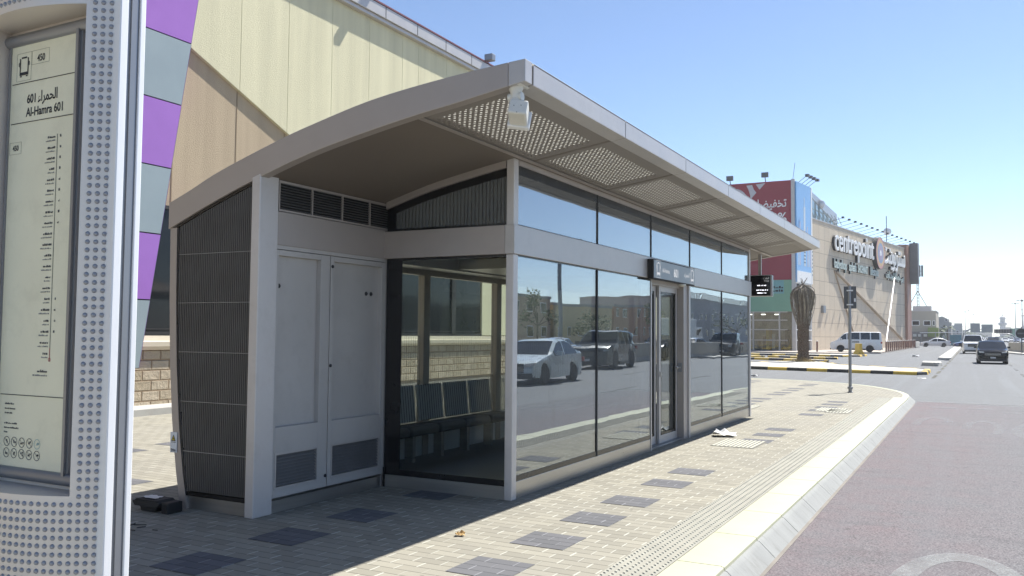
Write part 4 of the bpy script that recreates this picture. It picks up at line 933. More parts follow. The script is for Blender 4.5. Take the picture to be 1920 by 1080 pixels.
def make_car(kind, body, name, label, cat, loc=(0, 0, 0), rz=0., group=None, merged=False, lamp_on=True):
    p = SP[kind]; L, Wd = p['L'], p['W']/2; f, q = p['wh']; r = p['r']
    slots = ['body', 'cglass', 'trim', 'tyre', 'rim', 'lamp', 'tail', 'chrome', 'plate']; mats = [body]+slots[1:]
    B = {}
    def T(nm, mi):
        if merged: return B.setdefault('car', MB()), mi
        return B.setdefault((nm, mi), MB()), 0
    ss = sorted(set([round(v, 3) for v in [L*i/22 for i in range(23)]+[k[0] for k in p['top']]+[f+r*1.14*math.cos(math.pi*i/8) for i in range(9)]+[q+r*1.14*math.cos(math.pi*i/8) for i in range(9)]+[.02, .12, L-.12]+[x+d for x in p['pil'] for d in (-.05, .05)]+list(p['sw'])]))
    ss = [s for i, s in enumerate(ss) if 0 <= s <= L and (i == 0 or s-ss[i-1] > .012)]
    def hw(s):
        e = min(s, L-s); return Wd*(1-.16*max(0, 1-e/.55)**2.2)
    def bot(s):
        z = .2+.06*max(0, 1-min(s, L-s)/.5)
        for c in (f, q):
            if abs(s-c) < r*1.14: z = max(z, r+math.sqrt(max(0, (r*1.14)**2-(s-c)**2))*.98)
        return z
    rings = []
    for s in ss:
        t, bl, bo, h = interp(p['top'], s), interp(p['belt'], s), bot(s), hw(s); bl = max(bl, bo+.04); t = max(t, bl+.012)
        mid = bo+(bl-bo)*.5; xr = h*.975-(t-bl)*p['tum']-.015
        gl = t-bl > .1; tz = t-.055 if gl else t-.008; xg = h*.975-(tz-bl)*p['tum']*.92
        half = [(h*.95, bo), (h*.995, bo+(mid-bo)*.6), (h, mid+.04), (h*.975, bl), (xg, tz), (xr-.05, t)]
        cr = .03 if gl else .018
        ctr = [((xr-.05)*.5, t+cr*.8), (0, t+cr)]
        row = [(-x, s, z) for x, z in half]+[(-x, s, z) for x, z in ctr]+[(x, s, z) for x, z in reversed(ctr[:-1])]+[(x, s, z) for x, z in reversed(half)]
        rings.append(row)
    n = len(rings[0])
    for i in range(len(ss)-1):
        sm = (ss[i]+ss[i+1])/2; t = interp(p['top'], sm)-interp(p['belt'], sm)
        for j in range(n-1):
            tagn = ('body', 0)
            if j in (3, n-5) and p['sw'][0] < sm < p['sw'][1] and t > .13 and not any(abs(sm-x) < .05 for x in p['pil']): tagn = ('side_window', 1)
            if 4 <= j <= n-6:
                inner = 5 <= j <= n-7
                if p['ws'][0] < sm < p['ws'][1] and inner: tagn = ('windscreen', 1)
                if p['rw'][0] < sm < p['rw'][1] and inner: tagn = ('rear_window', 1)
            m_, mi = T(*tagn); m_.add([rings[i][j], rings[i][j+1], rings[i+1][j+1], rings[i+1][j]], [(0, 1, 2, 3)], mi)
    m_, mi = T('body', 0); m_.add(rings[0], [tuple(range(n))], mi); m_.add(rings[-1], [tuple(range(n))], mi)
    m_, mi = T('underbody', 2)
    m_.box(-Wd*.88, Wd*.88, .12, L-.12, .2, .34, mi); m_.box(-Wd*.82, Wd*.82, f-r*1.1, f+r*1.1, .3, .3+r*1.2, mi); m_.box(-Wd*.82, Wd*.82, q-r*1.1, q+r*1.1, .3, .3+r*1.2, mi)
    zl = p['lamp']; zg = zl-.1
    m_, mi = T('grille', 2); m_.box(-Wd*.52, Wd*.52, -.018, .03, zg-.16, zl+.02, mi)
    m_, mi = T('bumper', 2); m_.box(-Wd*.84, Wd*.84, -.03, .05, .22, .38, mi); m_.box(-Wd*.84, Wd*.84, L-.05, L+.03, .24, .42, mi)
    m_, mi = T('grille_bar', 7)
    for k in range(3): m_.box(-Wd*.5, Wd*.5, -.026, -.018, zg-.13+k*.055, zg-.118+k*.055, mi)
    m_, mi = T('number_plate', 8); m_.box(-.17, .17, -.04, -.028, .42, .53, mi); m_.box(-.17, .17, L+.03, L+.04, .62, .73, mi)
    for sd in (-1, 1):
        m_, mi = T('headlight' if merged else 'headlight%d' % sd, 5)
        m_.prism([(sd*Wd*.56, zl-.07), (sd*Wd*.86, zl-.05), (sd*Wd*.9, zl+.05), (sd*Wd*.56, zl+.02)], 'y', -.012, .14, mi)
        m_, mi = T('tail_light%d' % sd, 6); m_.box(sd*Wd*.86-.11, sd*Wd*.86+.05, L-.14, L+.012, zl+.02, zl+.18, mi)
        m_, mi = T('mirror%d' % sd, 0); sx = p['ws'][0]+.42; zm = interp(p['belt'], sx)+.09; xm = Wd+.09
        m_.box(sd*xm-.10, sd*xm+.10, sx, sx+.10, zm-.06, zm+.08, mi); m_.box(sd*Wd*.9-.06*(sd < 0), sd*Wd*.9+.06, sx+.02, sx+.07, zm-.07, zm-.04, mi)
        if kind == 'offroader' or kind == 'van' or kind == 'suv':
            m_, mi = T('sill', 2); m_.box(sd*Wd*.98-.04, sd*Wd*.98+.03, f+r*1.2, q-r*1.2, .2, .34, mi)
    for k, (s, sd) in enumerate(((f, -1), (f, 1), (q, -1), (q, 1))):
        m_, mi = T('wheel%d' % k, 3); w0 = sd*(Wd-.23); w1 = sd*(Wd-.015)
        m_.lathe([(r*.62, w0), (r*.95, w0), (r, w0+(w1-w0)*.15), (r, w0+(w1-w0)*.85), (r*.95, w1), (r*.66, w1)], 24, mi, (0, s, r), 'x')
        m_, mi = T('rim%d' % k, 4); m_.lathe([(r*.66, w1-sd*.01), (r*.64, w1-sd*.035), (r*.2, w1-sd*.03), (r*.15, w1-sd*.005), (.001, w1-sd*.004)], 20, mi, (0, s, r), 'x', False)
        for a in range(5):
            c_, s_ = math.cos(a*1.2566), math.sin(a*1.2566); px_, pz_ = -s_*r*.07, c_*r*.07
            m_.add([(w1-sd*.006, s+c_*r*.1+px_*1.2, r+s_*r*.1+pz_*1.2), (w1-sd*.006, s+c_*r*.1-px_*1.2, r+s_*r*.1-pz_*1.2), (w1-sd*.006, s+c_*r*.63-px_, r+s_*r*.63-pz_), (w1-sd*.006, s+c_*r*.63+px_, r+s_*r*.63+pz_)], [(0, 1, 2, 3)], mi)
        m_, mi = T('rim_well%d' % k, 2); m_.lathe([(r*.63, w1-sd*.05), (.001, w1-sd*.05)], 16, mi, (0, s, r), 'x', False)
    if merged:
        o = B['car'].build(name, mats, None, smooth=32); o.location = loc; o.rotation_euler = (0, 0, rz); tag(o, label, cat, group); return o
    t = thing(name, label, cat, loc, rz, group); done = {}
    order = sorted(B, key=lambda k: (k[0] != 'body', 'rim' in k[0]))
    for nm, mi in order:
        base = nm.rstrip('-10123'); pr = t
        if base == 'rim' or base == 'rim_well': pr = done.get('wheel'+nm[-1], t); base = 'rim' if base == 'rim' else 'wheel_well'
        if base == 'grille_bar': pr = done.get('grille', t)
        done[nm] = B[(nm, mi)].build(base, mats[mi], pr, world=False, smooth=44 if base == 'body' else 32)
    return t
PI = math.pi
carp = {'black': mk('black_car_paint', (.006, .006, .007), .14, 0, .05, 3, spec=.3), 'white': paint('white_car_paint', (.72, .72, .71)), 'ice': paint('pale_blue_car_paint', (.56, .64, .67)), 'olive': paint('dark_grey_car_paint', (.06, .065, .06), .3),
        'blue': paint('blue_car_paint', (.035, .05, .16), .3), 'silver': paint('silver_car_paint', (.42, .43, .44), .6), 'beige': paint('beige_car_paint', (.5, .46, .38), .2)}
# front of each vehicle is at local y = 0, tail at +y: rz = 0 drives towards the camera
make_car('suv', carp['black'], 'suv', 'glossy black sports utility car driving towards the bus stop', 'car', (1.02, 62.9, -.15), R(1)).scale = (.88, .88, .88)
make_car('pickup', carp['white'], 'pickup_truck', 'white pickup truck following behind the black car', 'pickup truck', (-.12, 98.5, -.15), R(1)).scale = (1.06, 1.06, 1.06)
vn = make_car('van', carp['white'], 'minivan', 'parked white passenger minivan beside the tan store wall', 'van', (-12.75, 91.3, -.02), R(-82))
b = MB(); 
for k in range(2):
    x = 2.0
    for w in (.12, .09, .16, .1, .14, .11, .15):
        b.box(.872, .877, x, x+w*.6, 1.02-.1*k, 1.09-.1*k); x += w*.8
b.build('door_lettering', 'greyink', vn, world=False)
make_car('sedan', carp['blue'], 'sedan', 'dark blue saloon car crossing at the end of the street', 'car', (-2.9, 151.8, -.15), R(-78))
make_car('sedan', carp['white'], 'sedan', 'white saloon car just left of the dark blue one', 'car', (-8.0, 157.5, -.15), R(-80))
# traffic on the road opposite the shelter, seen mirrored in its glass
make_car('sedan', carp['ice'], 'sedan', 'pale blue saloon car mirrored in the near front shelter glass', 'car', (5.9, 25.6, -.15), R(-4)).scale = (1.06, 1.06, 1.06)
make_car('offroader', carp['olive'], 'offroad_car', 'dark grey offroad car mirrored behind the pale blue saloon', 'car', (8.9, 39.2, -.15), R(-5))
make_car('suv', carp['black'], 'suv', 'black car mirrored at the edge of the shelter door', 'car', (11.0, 55, -.15), R(-4))
make_car('sedan', carp['silver'], 'sedan', 'silver saloon car mirrored in the glass right of the door', 'car', (11.2, 62.5, -.15), R(-4))
make_car('offroader', carp['black'], 'offroad_car', 'black offroad car mirrored at the far end of the shelter', 'car', (9.4, 66.0, -.15), R(-4))
make_car('offroader', carp['white'], 'offroad_car', 'white offroad car mirrored beyond the low concrete wall', 'car', (17, 46, -.15), R(176))
make_car('sedan', carp['silver'], 'sedan', 'silver saloon mirrored beyond the low concrete wall', 'car', (17.2, 56, -.15), R(176))
make_car('pickup', carp['white'], 'pickup_truck', 'white pickup mirrored beyond the low concrete wall near the trees', 'pickup truck', (17.5, 84, -.15), R(176))
bt = thing('box_truck', 'white box truck mirrored beyond the low concrete wall', 'truck', (21.5, 92, -.15))
b = MB(); b.box(-1.2, 1.2, 0, 6.2, 1.0, 3.5); b.build('cargo_box', 'white', bt, world=False, bevel=.05)
b = MB(); b.prism([(6.35, .6), (8.3, .6), (8.3, 1.5), (7.9, 2.5), (6.35, 2.6)], 'x', -1.05, 1.05); b.build('cab', carp['white'], bt, world=False, bevel=.08)
b = MB(); b.prism([(8.26, 1.62), (8.31, 1.6), (7.97, 2.42), (7.92, 2.42)], 'x', -.95, .95); b.box(-1.06, 1.06, 6.9, 7.7, 1.6, 2.3); b.build('cab_window', 'cglass', bt, world=False)
b = MB(); b.box(-.5, .5, 0, 8, .6, 1.0); b.build('chassis', 'trim', bt, world=False)
for y_ in (1.6, 7.2):
    for sd in (-1, 1):
        b = MB(); b.lathe([(.25, sd*.75), (.48, sd*.75), (.5, sd*.8), (.5, sd*1.02), (.45, sd*1.05), (.2, sd*1.0)], 20, 0, (0, y_, .5), 'x'); b.build('wheel', 'tyre', bt, world=False, smooth=35)
# far traffic
random.seed(12); protos = [make_car(k, carp[c], n, 'distant car in the hazy traffic at the end of the road', 'car', merged=True, group='distant cars in the traffic') for k, c, n in (('sedan', 'white', 'distant_car'), ('suv', 'white', 'distant_car'), ('sedan', 'silver', 'distant_car'), ('offroader', 'beige', 'distant_car'), ('sedan', 'blue', 'distant_car'), ('suv', 'black', 'distant_car'))]
spots = []
for k in range(44):
    y = 165+k*7.2+random.uniform(-2, 2); spots.append((random.choice((.2, 3.6, 7.0, 10.4, 13.6))+random.uniform(-.4, .4)+(y-165)*.006, y))
for i, (x, y) in enumerate(spots):
    o = protos[i] if i < 6 else protos[random.choice((0, 0, 1, 2, 2, 3, 4, 5))].copy()
    if i >= 6: COL.objects.link(o)
    o.location = (x, y, -.15); o.rotation_euler = (0, 0, R(random.uniform(-2, 2)))

# ------------------------------------------------------------------ sign pole, palm, block, bollards
sp = thing('sign_post', 'grey road sign post seen from behind at the end of the pavement', 'sign post', (-3.1, 25.9, 0))
b = MB(); b.lathe([(.075, 0), (.075, .02), (.05, .03), (.05, .1), (.075, .11), (.075, .16), (.045, .17)], 14, c=(-3.1, 25.9, 0)); b.tube([(-3.1, 25.9, .1), (-3.085, 25.9, 3.0)], .042, 12); b.build('pole', 'alu_dark', sp, smooth=40)
b = MB(); b.box(-3.245, -2.915, 25.95, 25.965, 2.36, 2.99); b.box(-3.245, -3.23, 25.935, 25.95, 2.36, 2.99); b.box(-2.93, -2.915, 25.935, 25.95, 2.36, 2.99); b.build('sign_plate', mk('sign_back_grey', (.13, .135, .14), .5, .3), sp, bevel=.004)
b = MB()
for z in (2.47, 2.87): b.box(-3.17, -3.0, 25.925, 25.948, z-.02, z+.02); b.box(-3.14, -3.03, 25.85, 25.87, z-.015, z+.015)
b.build('bracket', 'alu', sp, bevel=.003)
b = MB(); b.box(-2.975, -2.93, 25.93, 25.949, 2.55, 2.65); b.build('sticker', 'alu', sp)

pm = thing('palm_tree', 'dead date palm with brown drooping fronds on the striped traffic island', 'palm tree', (-9.25, 55, -.02))
M['bark'] = mk('palm_bark', (.13, .10, .075), .9, 0, .25, 6, .3, 20); M['frond'] = mk('dry_frond', (.19, .165, .13), .85, 0, .3, 3); M['frond2'] = mk('pale_dry_frond', (.33, .29, .22), .85, 0, .2, 3)
b = MB(); b.lathe([(.36, 0), (.31, .3), (.28, .8), (.27, 1.6), (.29, 2.2), (.32, 2.6), (.28, 3.4), (.2, 4.5), (.08, 4.75)], 18); random.seed(4)
for k in range(26):
    z = .12+k*.095
    for j in range(11):
        a = 2*PI*(j+.5*(k % 2))/11; r = .285+(.03 if z < .4 else 0)
        c_, s_ = math.cos(a), math.sin(a); w = .085
        b.add([(r*c_-s_*w, r*s_+c_*w, z), (r*c_+s_*w, r*s_-c_*w, z), ((r+.07)*c_, (r+.07)*s_, z+.10+random.uniform(-.02, .03)), (r*c_-s_*w*.6, r*s_+c_*w*.6, z+.12), (r*c_+s_*w*.6, r*s_-c_*w*.6, z+.12)], [(0, 1, 2), (0, 2, 3), (1, 4, 2), (3, 2, 4)])
b.build('trunk', 'bark', pm, world=False)
b = MB()
for k in range(115):
    a = random.uniform(0, 2*PI); u = random.random(); Rm = .26+.52*u**.5; zt_ = 4.72-random.uniform(0, .35)
    zend = 2.35+random.uniform(-.2, .9)-(.35 if random.random() < .1 else 0); pts = []; rend = random.uniform(.30, .42)
    for i in range(9):
        q = i/8
        r = .08+(Rm-.08)*math.sin(min(1, q/.45)*PI/2) if q < .45 else rend+(Rm-rend)*math.cos((q-.45)/.55*PI/2)**1.1
        z = zt_+.18*math.sin(q*PI)*(1-q)-(zt_-zend)*q**1.35
        aa = a+.14*math.sin(q*3+k); pts.append(Vector((r*math.cos(aa), r*math.sin(aa), z)))
    mi = 1 if random.random() < .22 else 0
    b.tube(pts, .016, 4, mi, False, [.024*(1-.6*i/8) for i in range(9)])
    for i in range(1, 8):
        for sd in (-1, 1):
            tdir = (pts[min(i+1, 8)]-pts[i]).normalized(); side = tdir.cross(Vector((math.cos(a), math.sin(a), 0))).normalized()*sd
            q = pts[i]+side*random.uniform(.05, .12)+tdir*random.uniform(.22, .42)+Vector((0, 0, -.03)); m_ = tdir*.02
            b.add([pts[i]-m_, pts[i]+m_, q], [(0, 1, 2)], mi)
for k in range(14):
    a = random.uniform(0, 2*PI); L = random.uniform(.15, .4); b.tube([(0, 0, 4.65), (.08*math.cos(a), .08*math.sin(a), 4.8), (L*.7*math.cos(a), L*.7*math.sin(a), 4.75+L)], .012, 4, 0, False)
b.build('crown', ['frond', 'frond2'], pm, world=False)
b = MB()
for k in range(420):
    a = random.uniform(0, 2*PI); r = .2+.65*random.random()**1.3; L = random.uniform(.12, .42)*(1.2-r*.7); d = Vector((math.cos(a), math.sin(a), 0)); p = Vector((-9.25, 54.9, -.03))+d*r; t_ = p+d*random.uniform(0, .15)+Vector((random.uniform(-.1, .1), random.uniform(-.1, .1), L)); s_ = Vector((-d.y, d.x, 0))*.012
    b.add([p-s_, p+s_, t_], [(0, 1, 2)])
tag(b.build('grass_clump', mk('dry_grass', (.36, .28, .14), .9, 0, .25, 8)), 'clump of dry straw coloured grass round the foot of the palm', 'grass clump')

jb = MB(); jb.prism([(-.30, 0), (.30, 0), (.30, .08), (.14, .34), (.10, .95), (-.10, .95), (-.14, .34), (-.30, .08)], 'x', -.5, .5)
o = jb.build('barrier_block', 'yellow', bevel=.02); o.location = (-8.75, 79.1, -.02); o.rotation_euler = (0, 0, R(-62)); tag(o, 'yellow concrete barrier block standing in front of the white minivan', 'barrier block')
M['bollard'] = mk('brown_bollard', (.20, .105, .08), .6, 0, .1, 6); M['bcap'] = mk('bollard_cap', (.6, .55, .5), .5)
bo = thing('bollard', 'brown bollard with a pale cap in the row along the store forecourt', 'bollard', (-7.95, 95.5, -.02), group='bollards along the store forecourt')
b = MB(); b.lathe([(.085, 0), (.085, 1.0)], 10); b.build('post', 'bollard', bo, world=False, smooth=40)
b = MB(); b.lathe([(.09, 1.0), (.09, 1.05), (.05, 1.1), (.01, 1.12)], 10); b.build('cap', 'bcap', bo, world=False, smooth=40)
for k in range(1, 17): dup(bo, (-7.95+.02*k, 95.5+2.15*k+.03*k*k, -.02))
b1 = dup(bo, (-13.6, 88.6, -.02), 0, 'lone brown bollard beside the front of the white minivan'); del b1['group']
b = MB(); b.box(-7.9, -7.6, 140, 150, -.1, .75); tag(b.build('low_wall', 'concrete', bevel=.03), 'low pale wall at the far end of the bollard row', 'wall')

# ------------------------------------------------------------------ department store and its corner block
A2, B2 = Vector((-15.46, 97.56)), Vector((-8.82, 137.05)); UD = (B2-A2).normalized(); ND = Vector((UD.y, -UD.x)); LW = (B2-A2).length
def wp(u, z, off=0.): q = A2+UD*u+ND*off; return (q.x, q.y, z)
def wbox(b, u0, u1, z0, z1, o0, o1, mi=0):
    vs = [wp(u, z, o) for z in (z0, z1) for o in (o0, o1) for u in (u0, u1)]
    b.add(vs, [(0, 2, 3, 1), (4, 5, 7, 6), (0, 1, 5, 4), (1, 3, 7, 5), (3, 2, 6, 7), (2, 0, 4, 6)], mi)
def tiles(name, col, line, su, sz):
    t = NT(name); p = t.pos(); x, y, z = t.xyz(p)
    u = t.math('ADD', t.math('MULTIPLY', x, UD.x), t.math('MULTIPLY', y, UD.y))
    fu = t.math('FRACT', t.math('DIVIDE', u, su)); fz = t.math('FRACT', t.math('DIVIDE', z, sz))
    g = t.math('MAXIMUM', t.math('LESS_THAN', fu, .05/su), t.math('LESS_THAN', fz, .05/sz))
    w = t.white(t.comb(t.math('FLOOR', t.math('DIVIDE', u, su)), t.math('FLOOR', t.math('DIVIDE', z, sz)), 0.))
    c = t.mix(w, tuple(v*.95 for v in col), tuple(v*1.04 for v in col))
    c = t.mix(t.math('MULTIPLY', t.ramp(t.noise(t.scale(p, 1, 1, .15), .5, 4), .45, .8), .22), c, tuple(v*.8 for v in col))
    c = t.mix(g, c, line); return t.done(t.bsdf(c, .7, 0, None, .3))
ST = thing('department_store', 'large tan tiled store with big white lettering and a round emblem', 'store', (*(A2+UD*20-ND*6), -.15))
b = MB(); wbox(b, 0, LW, -.2, 14.3, -28, 0); b.build('wall', tiles('tan_store_tiles', (.62, .53, .41), (.33, .27, .2), 1.75, 1.55), ST)
b = MB(); wbox(b, -.02, LW+.02, 14.3, 14.42, -28, .06); b.build('coping', 'silver_light', ST)
b = MB(); wbox(b, LW+.0, LW+2.4, -.2, 14.9, -6, .35); b.build('end_pier', mk('brown_pier', (.34, .20, .155), .6, 0, .06, 1), ST)
b = MB(); wbox(b, LW+1.5, LW+2.35, 9.2, 15.2, .35, 1.5); b.build('side_sign', mk('dark_sign_case', (.17, .175, .18), .5), ST, bevel=.05)
b = MB()
SXD = (UD.x, UD.y, 0)
b.text('centrepoint', 3.75, wp(6.8, 11.45, .32), SXD, (0, 0, 1), depth=.12, bold=.03, fit=15.9)
b.build('lettering', 'white', ST); b = MB()
b.text(ar('سنتربوينت'), 4.1, wp(38.9, 11.45, .32), SXD, (0, 0, 1), 'RIGHT', depth=.12, bold=.05, fit=11.3)
b.build('lettering', 'white', ST)
b = MB()
b.text('centrepoint', 3.75, wp(6.8, 11.45, .03), SXD, (0, 0, 1), depth=.28, bold=.03, fit=15.9)
b.build('letter_case', 'ink', ST); b = MB()
b.text(ar('سنتربوينت'), 4.1, wp(38.9, 11.45, .03), SXD, (0, 0, 1), 'RIGHT', depth=.28, bold=.05, fit=11.3)
b.build('letter_case', 'ink', ST)
M['tealletter'] = mk('pale_teal_letters', (.5, .58, .55), .5)
for w_, u_ in (('babyshop', 7.0), ('splash', 12.6), ('SHOEMART', 16.2), ('lifestyle', 21.6)):
    b = MB(); b2 = MB(); xs_ = .62 if w_ == 'SHOEMART' else .8
    b.text(w_, 1.55 if w_ != 'SHOEMART' else 1.35, wp(u_, 9.4, .22), SXD, (0, 0, 1), depth=.06, xs=xs_, bold=.02, mi=0); b2.text(w_, 1.55 if w_ != 'SHOEMART' else 1.35, wp(u_, 9.4, .03), SXD, (0, 0, 1), depth=.18, xs=xs_, bold=.03); b.build('small_lettering', 'tealletter', ST); b2.build('small_letter_case', 'ink', ST)
for w_, u_ in (('بيبي شوب', 38.6), ('سبلاش', 35.6), ('شوب', 33.2), ('لايف', 31.0)):
    b = MB(); b2 = MB(); b.text(ar(w_), 1.3, wp(u_, 9.5, .22), SXD, (0, 0, 1), 'RIGHT', depth=.06, xs=.75, bold=.02); b2.text(ar(w_), 1.3, wp(u_, 9.5, .03), SXD, (0, 0, 1), 'RIGHT', depth=.18, xs=.75, bold=.03); b.build('small_lettering', 'tealletter', ST); b2.build('small_letter_case', 'ink', ST)
em = MB()
def disc(r, o0, o1, mi, uc=25.2, zc=12.45, asp=1.0):
    n = 40; vs = [wp(uc+r*math.cos(2*PI*k/n), zc+r*asp*math.sin(2*PI*k/n), o) for o in (o0, o1) for k in range(n)]
    em.add(vs, [tuple(range(n, 2*n))]+[(k, (k+1) % n, n+(k+1) % n, n+k) for k in range(n)], mi)
disc(2.12, .02, .6, 0)
for r, o, mi in ((2.08, .605, 1), (1.75, .61, 2), (1.35, .615, 4), (.95, .62, 3), (.4, .625, 5)): disc(r, .6, o, mi)
em.build('round_emblem', ['ink', mk('emblem_rose', (.55, .27, .24), .5), mk('emblem_orange', (.62, .42, .2), .5), mk('emblem_mauve', (.38, .30, .42), .5), mk('emblem_blue', (.25, .32, .45), .5), 'white'], ST)
M['fl'] = mk('floodlight_grey', (.10, .10, .105), .5)
for k in range(15):
    u = 5.5+k*2.35; b = MB(); q0, q1 = Vector(wp(u, 14.4, -.3)), Vector(wp(u, 14.85, 1.7))
    b.tube([q0, q1], .025, 5); wbox(b, u-.13, u+.13, 14.8, 15.0, 1.6, 1.85); b.build('floodlight', 'fl', ST)
for u, z0_, z1_ in ((.0, 14.4, 17.2), (12, 14.4, 14.6)): pass
b = MB()
for k in range(9):
    u0_, u1_ = .2+k*1.35, .2+(k+1)*1.35; z0_, z1_ = 17.2-.33*k, 17.2-.33*(k+1)
    b.tube([wp(u0_, z0_, -.5), wp(u1_, z1_, -.5)], .05, 5); b.tube([wp(u0_, 14.4, -.5), wp(u0_, z0_, -.5)], .05, 5); b.tube([wp(u0_, 15.7, -.5), wp(u1_, 15.7-.1*k, -.5)], .04, 5)
    if k < 8: b.tube([wp(u0_, 15.4, -.5), wp(u1_, 14.5, -.5)], .035, 5)
b.build('roof_truss', mk('galvanised_truss', (.3, .34, .34), .5, .4), ST)
b = MB(); 
for k in range(8):
    u0_ = .25+k*1.35; z_ = 17.1-.33*k
    b.quad([wp(u0_+.06, 14.5, -.55), wp(u0_+1.29, 14.5, -.55), wp(u0_+1.29, z_-.33, -.55), wp(u0_+.06, z_, -.55)])
b.build('truss_screen', glass_mat('screen_glass', (.6, .72, .74), .08), ST)
b = MB(); b.tube([wp(8.2, 9.0, .08), wp(38.8, .9, .08)], .16, 6); b.tube([wp(7.6, 9.1, .06), wp(15.4, 1.2, .06)], .09, 6); b.build('wall_diagonals', mk('tan_diagonal', (.31, .25, .19), .6), ST)  # two darker tan tubes set diagonally across the wall
b = MB(); b.tube([wp(33.2, 9.6, .3), (-9.55, 113.2, -.15)], .085, 8); tag(b.build('leaning_pole', 'offwhite'), 'white pole leaning against the tan store wall', 'pole')
b = MB(); wbox(b, 3.0, 3.9, 4.1, 4.9, .0, .25); b.build('wall_unit', 'alu_dark', ST)
for nm, u, h, rr_, lb in (('dish_mast', 7.2, 16.9, .55, 'round dish on a mast at the left of the store roof'), ('dish_mast', 36.5, 16.6, .55, 'round dish on a mast at the right end of the store roof')):
    t_ = thing(nm, lb, 'dish', wp(u, 14.4, -1.5)); b = MB(); b.tube([wp(u, 14.3, -1.5), wp(u, h+(2.2 if u > 20 else 0), -1.5)], .06, 6); b.build('mast', 'fl', t_)
    b = MB(); q = wp(u+.5, h, -1.5); b.lathe([(.05, -.2), (rr_*.6, -.12), (rr_, .08), (rr_*.9, .08), (.05, -.14)], 16, 0, (q[0], q[1]-.2, q[2]), 'y'); b.build('dish', 'alu', t_, smooth=40)

AD = thing('corner_showroom', 'corner showroom with a red sale banner and a green band over glass', 'shop building', (-26, 98, -.15))
CX, CY = -16.6, 92.2
b = MB(); b.prism([(-42, CY+.35), (CX-.0, CY+.35), (-15.75, 97.3), (-15.75, 120), (-42, 120)], 'z', 3.9, 17.6); b.build('block', 'alu_dark', AD)
M['banner'] = mk('red_banner', (.27, .03, .045), .55, 0, .06, .4); M['greenband'] = mk('green_band', (.20, .37, .25), .45, 0, .06, .5)
b = MB(); b.box(-42, CX, CY, CY+.34, 7.35, 17.75); rb = b.build('red_banner', 'banner', AD)
b = MB(); b.box(CX, CX+.36, CY-.03, CY+.36, -.15, 17.85); b.build('corner_post', 'silver_light', AD)
yb_ = CY-.012
b = MB()
b.text(ar('تخفيضات'), 1.25, (-17.05, yb_, 15.0), (1, 0, 0), (0, 0, 1), 'RIGHT', bold=.02, fit=4.0); b.text('0%', 1.35, (-17.05, yb_, 13.45), (1, 0, 0), (0, 0, 1), 'RIGHT', bold=.02)
b.build('banner_lettering', 'white', rb)
b = MB()
def arcb(cx, cz, r0_, r1_, a0, a1, n=14):
    vs = [(cx+r*math.cos(a0+(a1-a0)*k/n), yb_, cz+r*math.sin(a0+(a1-a0)*k/n)) for r in (r0_, r1_) for k in range(n+1)]
    b.add(vs, [(k, k+1, n+2+k, n+1+k) for k in range(n)])
arcb(-22.5, 15.8, 1.0, 1.42, R(-20), R(120))
qx = lambda px, py: (-16.6-(1484-px)*.0555, yb_, 1.6+(628.3-py)*.0555)
for pl in ([(1401, 342), (1412, 341.5), (1415, 350), (1420, 357), (1409, 369), (1408, 360), (1405, 350)], [(1419, 341), (1437, 339.5), (1426, 351.5)], [(1370, 345), (1380, 344), (1369, 354)]): b.quad([qx(*q) for q in pl])
b.build('banner_pattern', mk('pale_grey_print', (.50, .49, .52), .6), rb)
b = MB(); b.box(-42, CX, CY+.02, CY+.34, 4.05, 7.33); gb = b.build('green_band', 'greenband', AD)
b = MB(); b.box(-19.6, -17.4, CY+.006, CY+.019, 5.9, 7.3); b.build('teal_panel', mk('teal_panel', (.17, .36, .36), .45), gb)
b = MB(); random.seed(8)
for z_ in (6.45, 6.1):
    x = -19.9
    while x < -17.6: w_ = random.uniform(.1, .3); b.box(x, x+w_, CY-.002, CY+.005, z_, z_+random.uniform(.12, .26)); x += w_+.06
b.build('band_marks', 'ink', gb)
b = MB(); b.box(-42, CX, CY+.2, CY+.24, -.05, 4.03); b.build('shop_glass', glass_mat('shop_glass', (.75, .78, .77), .07), AD)
b = MB()
for x in (-17.9, -20.6, -23.5, -26.4, -29.3, -32): b.box(x-.07, x+.07, CY+.1, CY+.3, -.1, 4.03)
for z_ in (-.12, 1.0, 2.1, 3.1, 3.95): b.box(-42, CX-.5, CY+.11, CY+.29, z_, z_+.09)
b.build('shopfront_frame', 'silver_light', AD)
b = MB(); b.box(-42, -16.9, CY+3.5, CY+3.7, -.15, 4); b.box(-42, -16.9, CY+.4, CY+3.5, -.14, -.05); b.build('shop_interior', mk('shop_interior', (.42, .40, .36), .8, 0, .3, 1), AD)
for k in range(16):
    x = -27+k*.62+random.uniform(-.1, .1); h = random.uniform(.6, 2.2); b = MB(); b.box(x, x+random.uniform(.3, .55), CY+1.2+random.uniform(0, 1.5), CY+3.0, -.05, h)
    tag(b.build('display_goods', random.choice(['alu_dark', 'yellow', 'offwhite', 'bark', 'trim', 'steel'])), 'stacked goods on display behind the showroom glass', 'display goods', 'goods behind the showroom glass')
b = MB()
for k in range(7): b.box(-27+k*1.4, -26.6+k*1.4, CY+1.2, CY+1.5, 3.72, 3.8)
b.build('ceiling_light', emit('lit_shop_lamp', (1, .97, .9), 3.), AD)
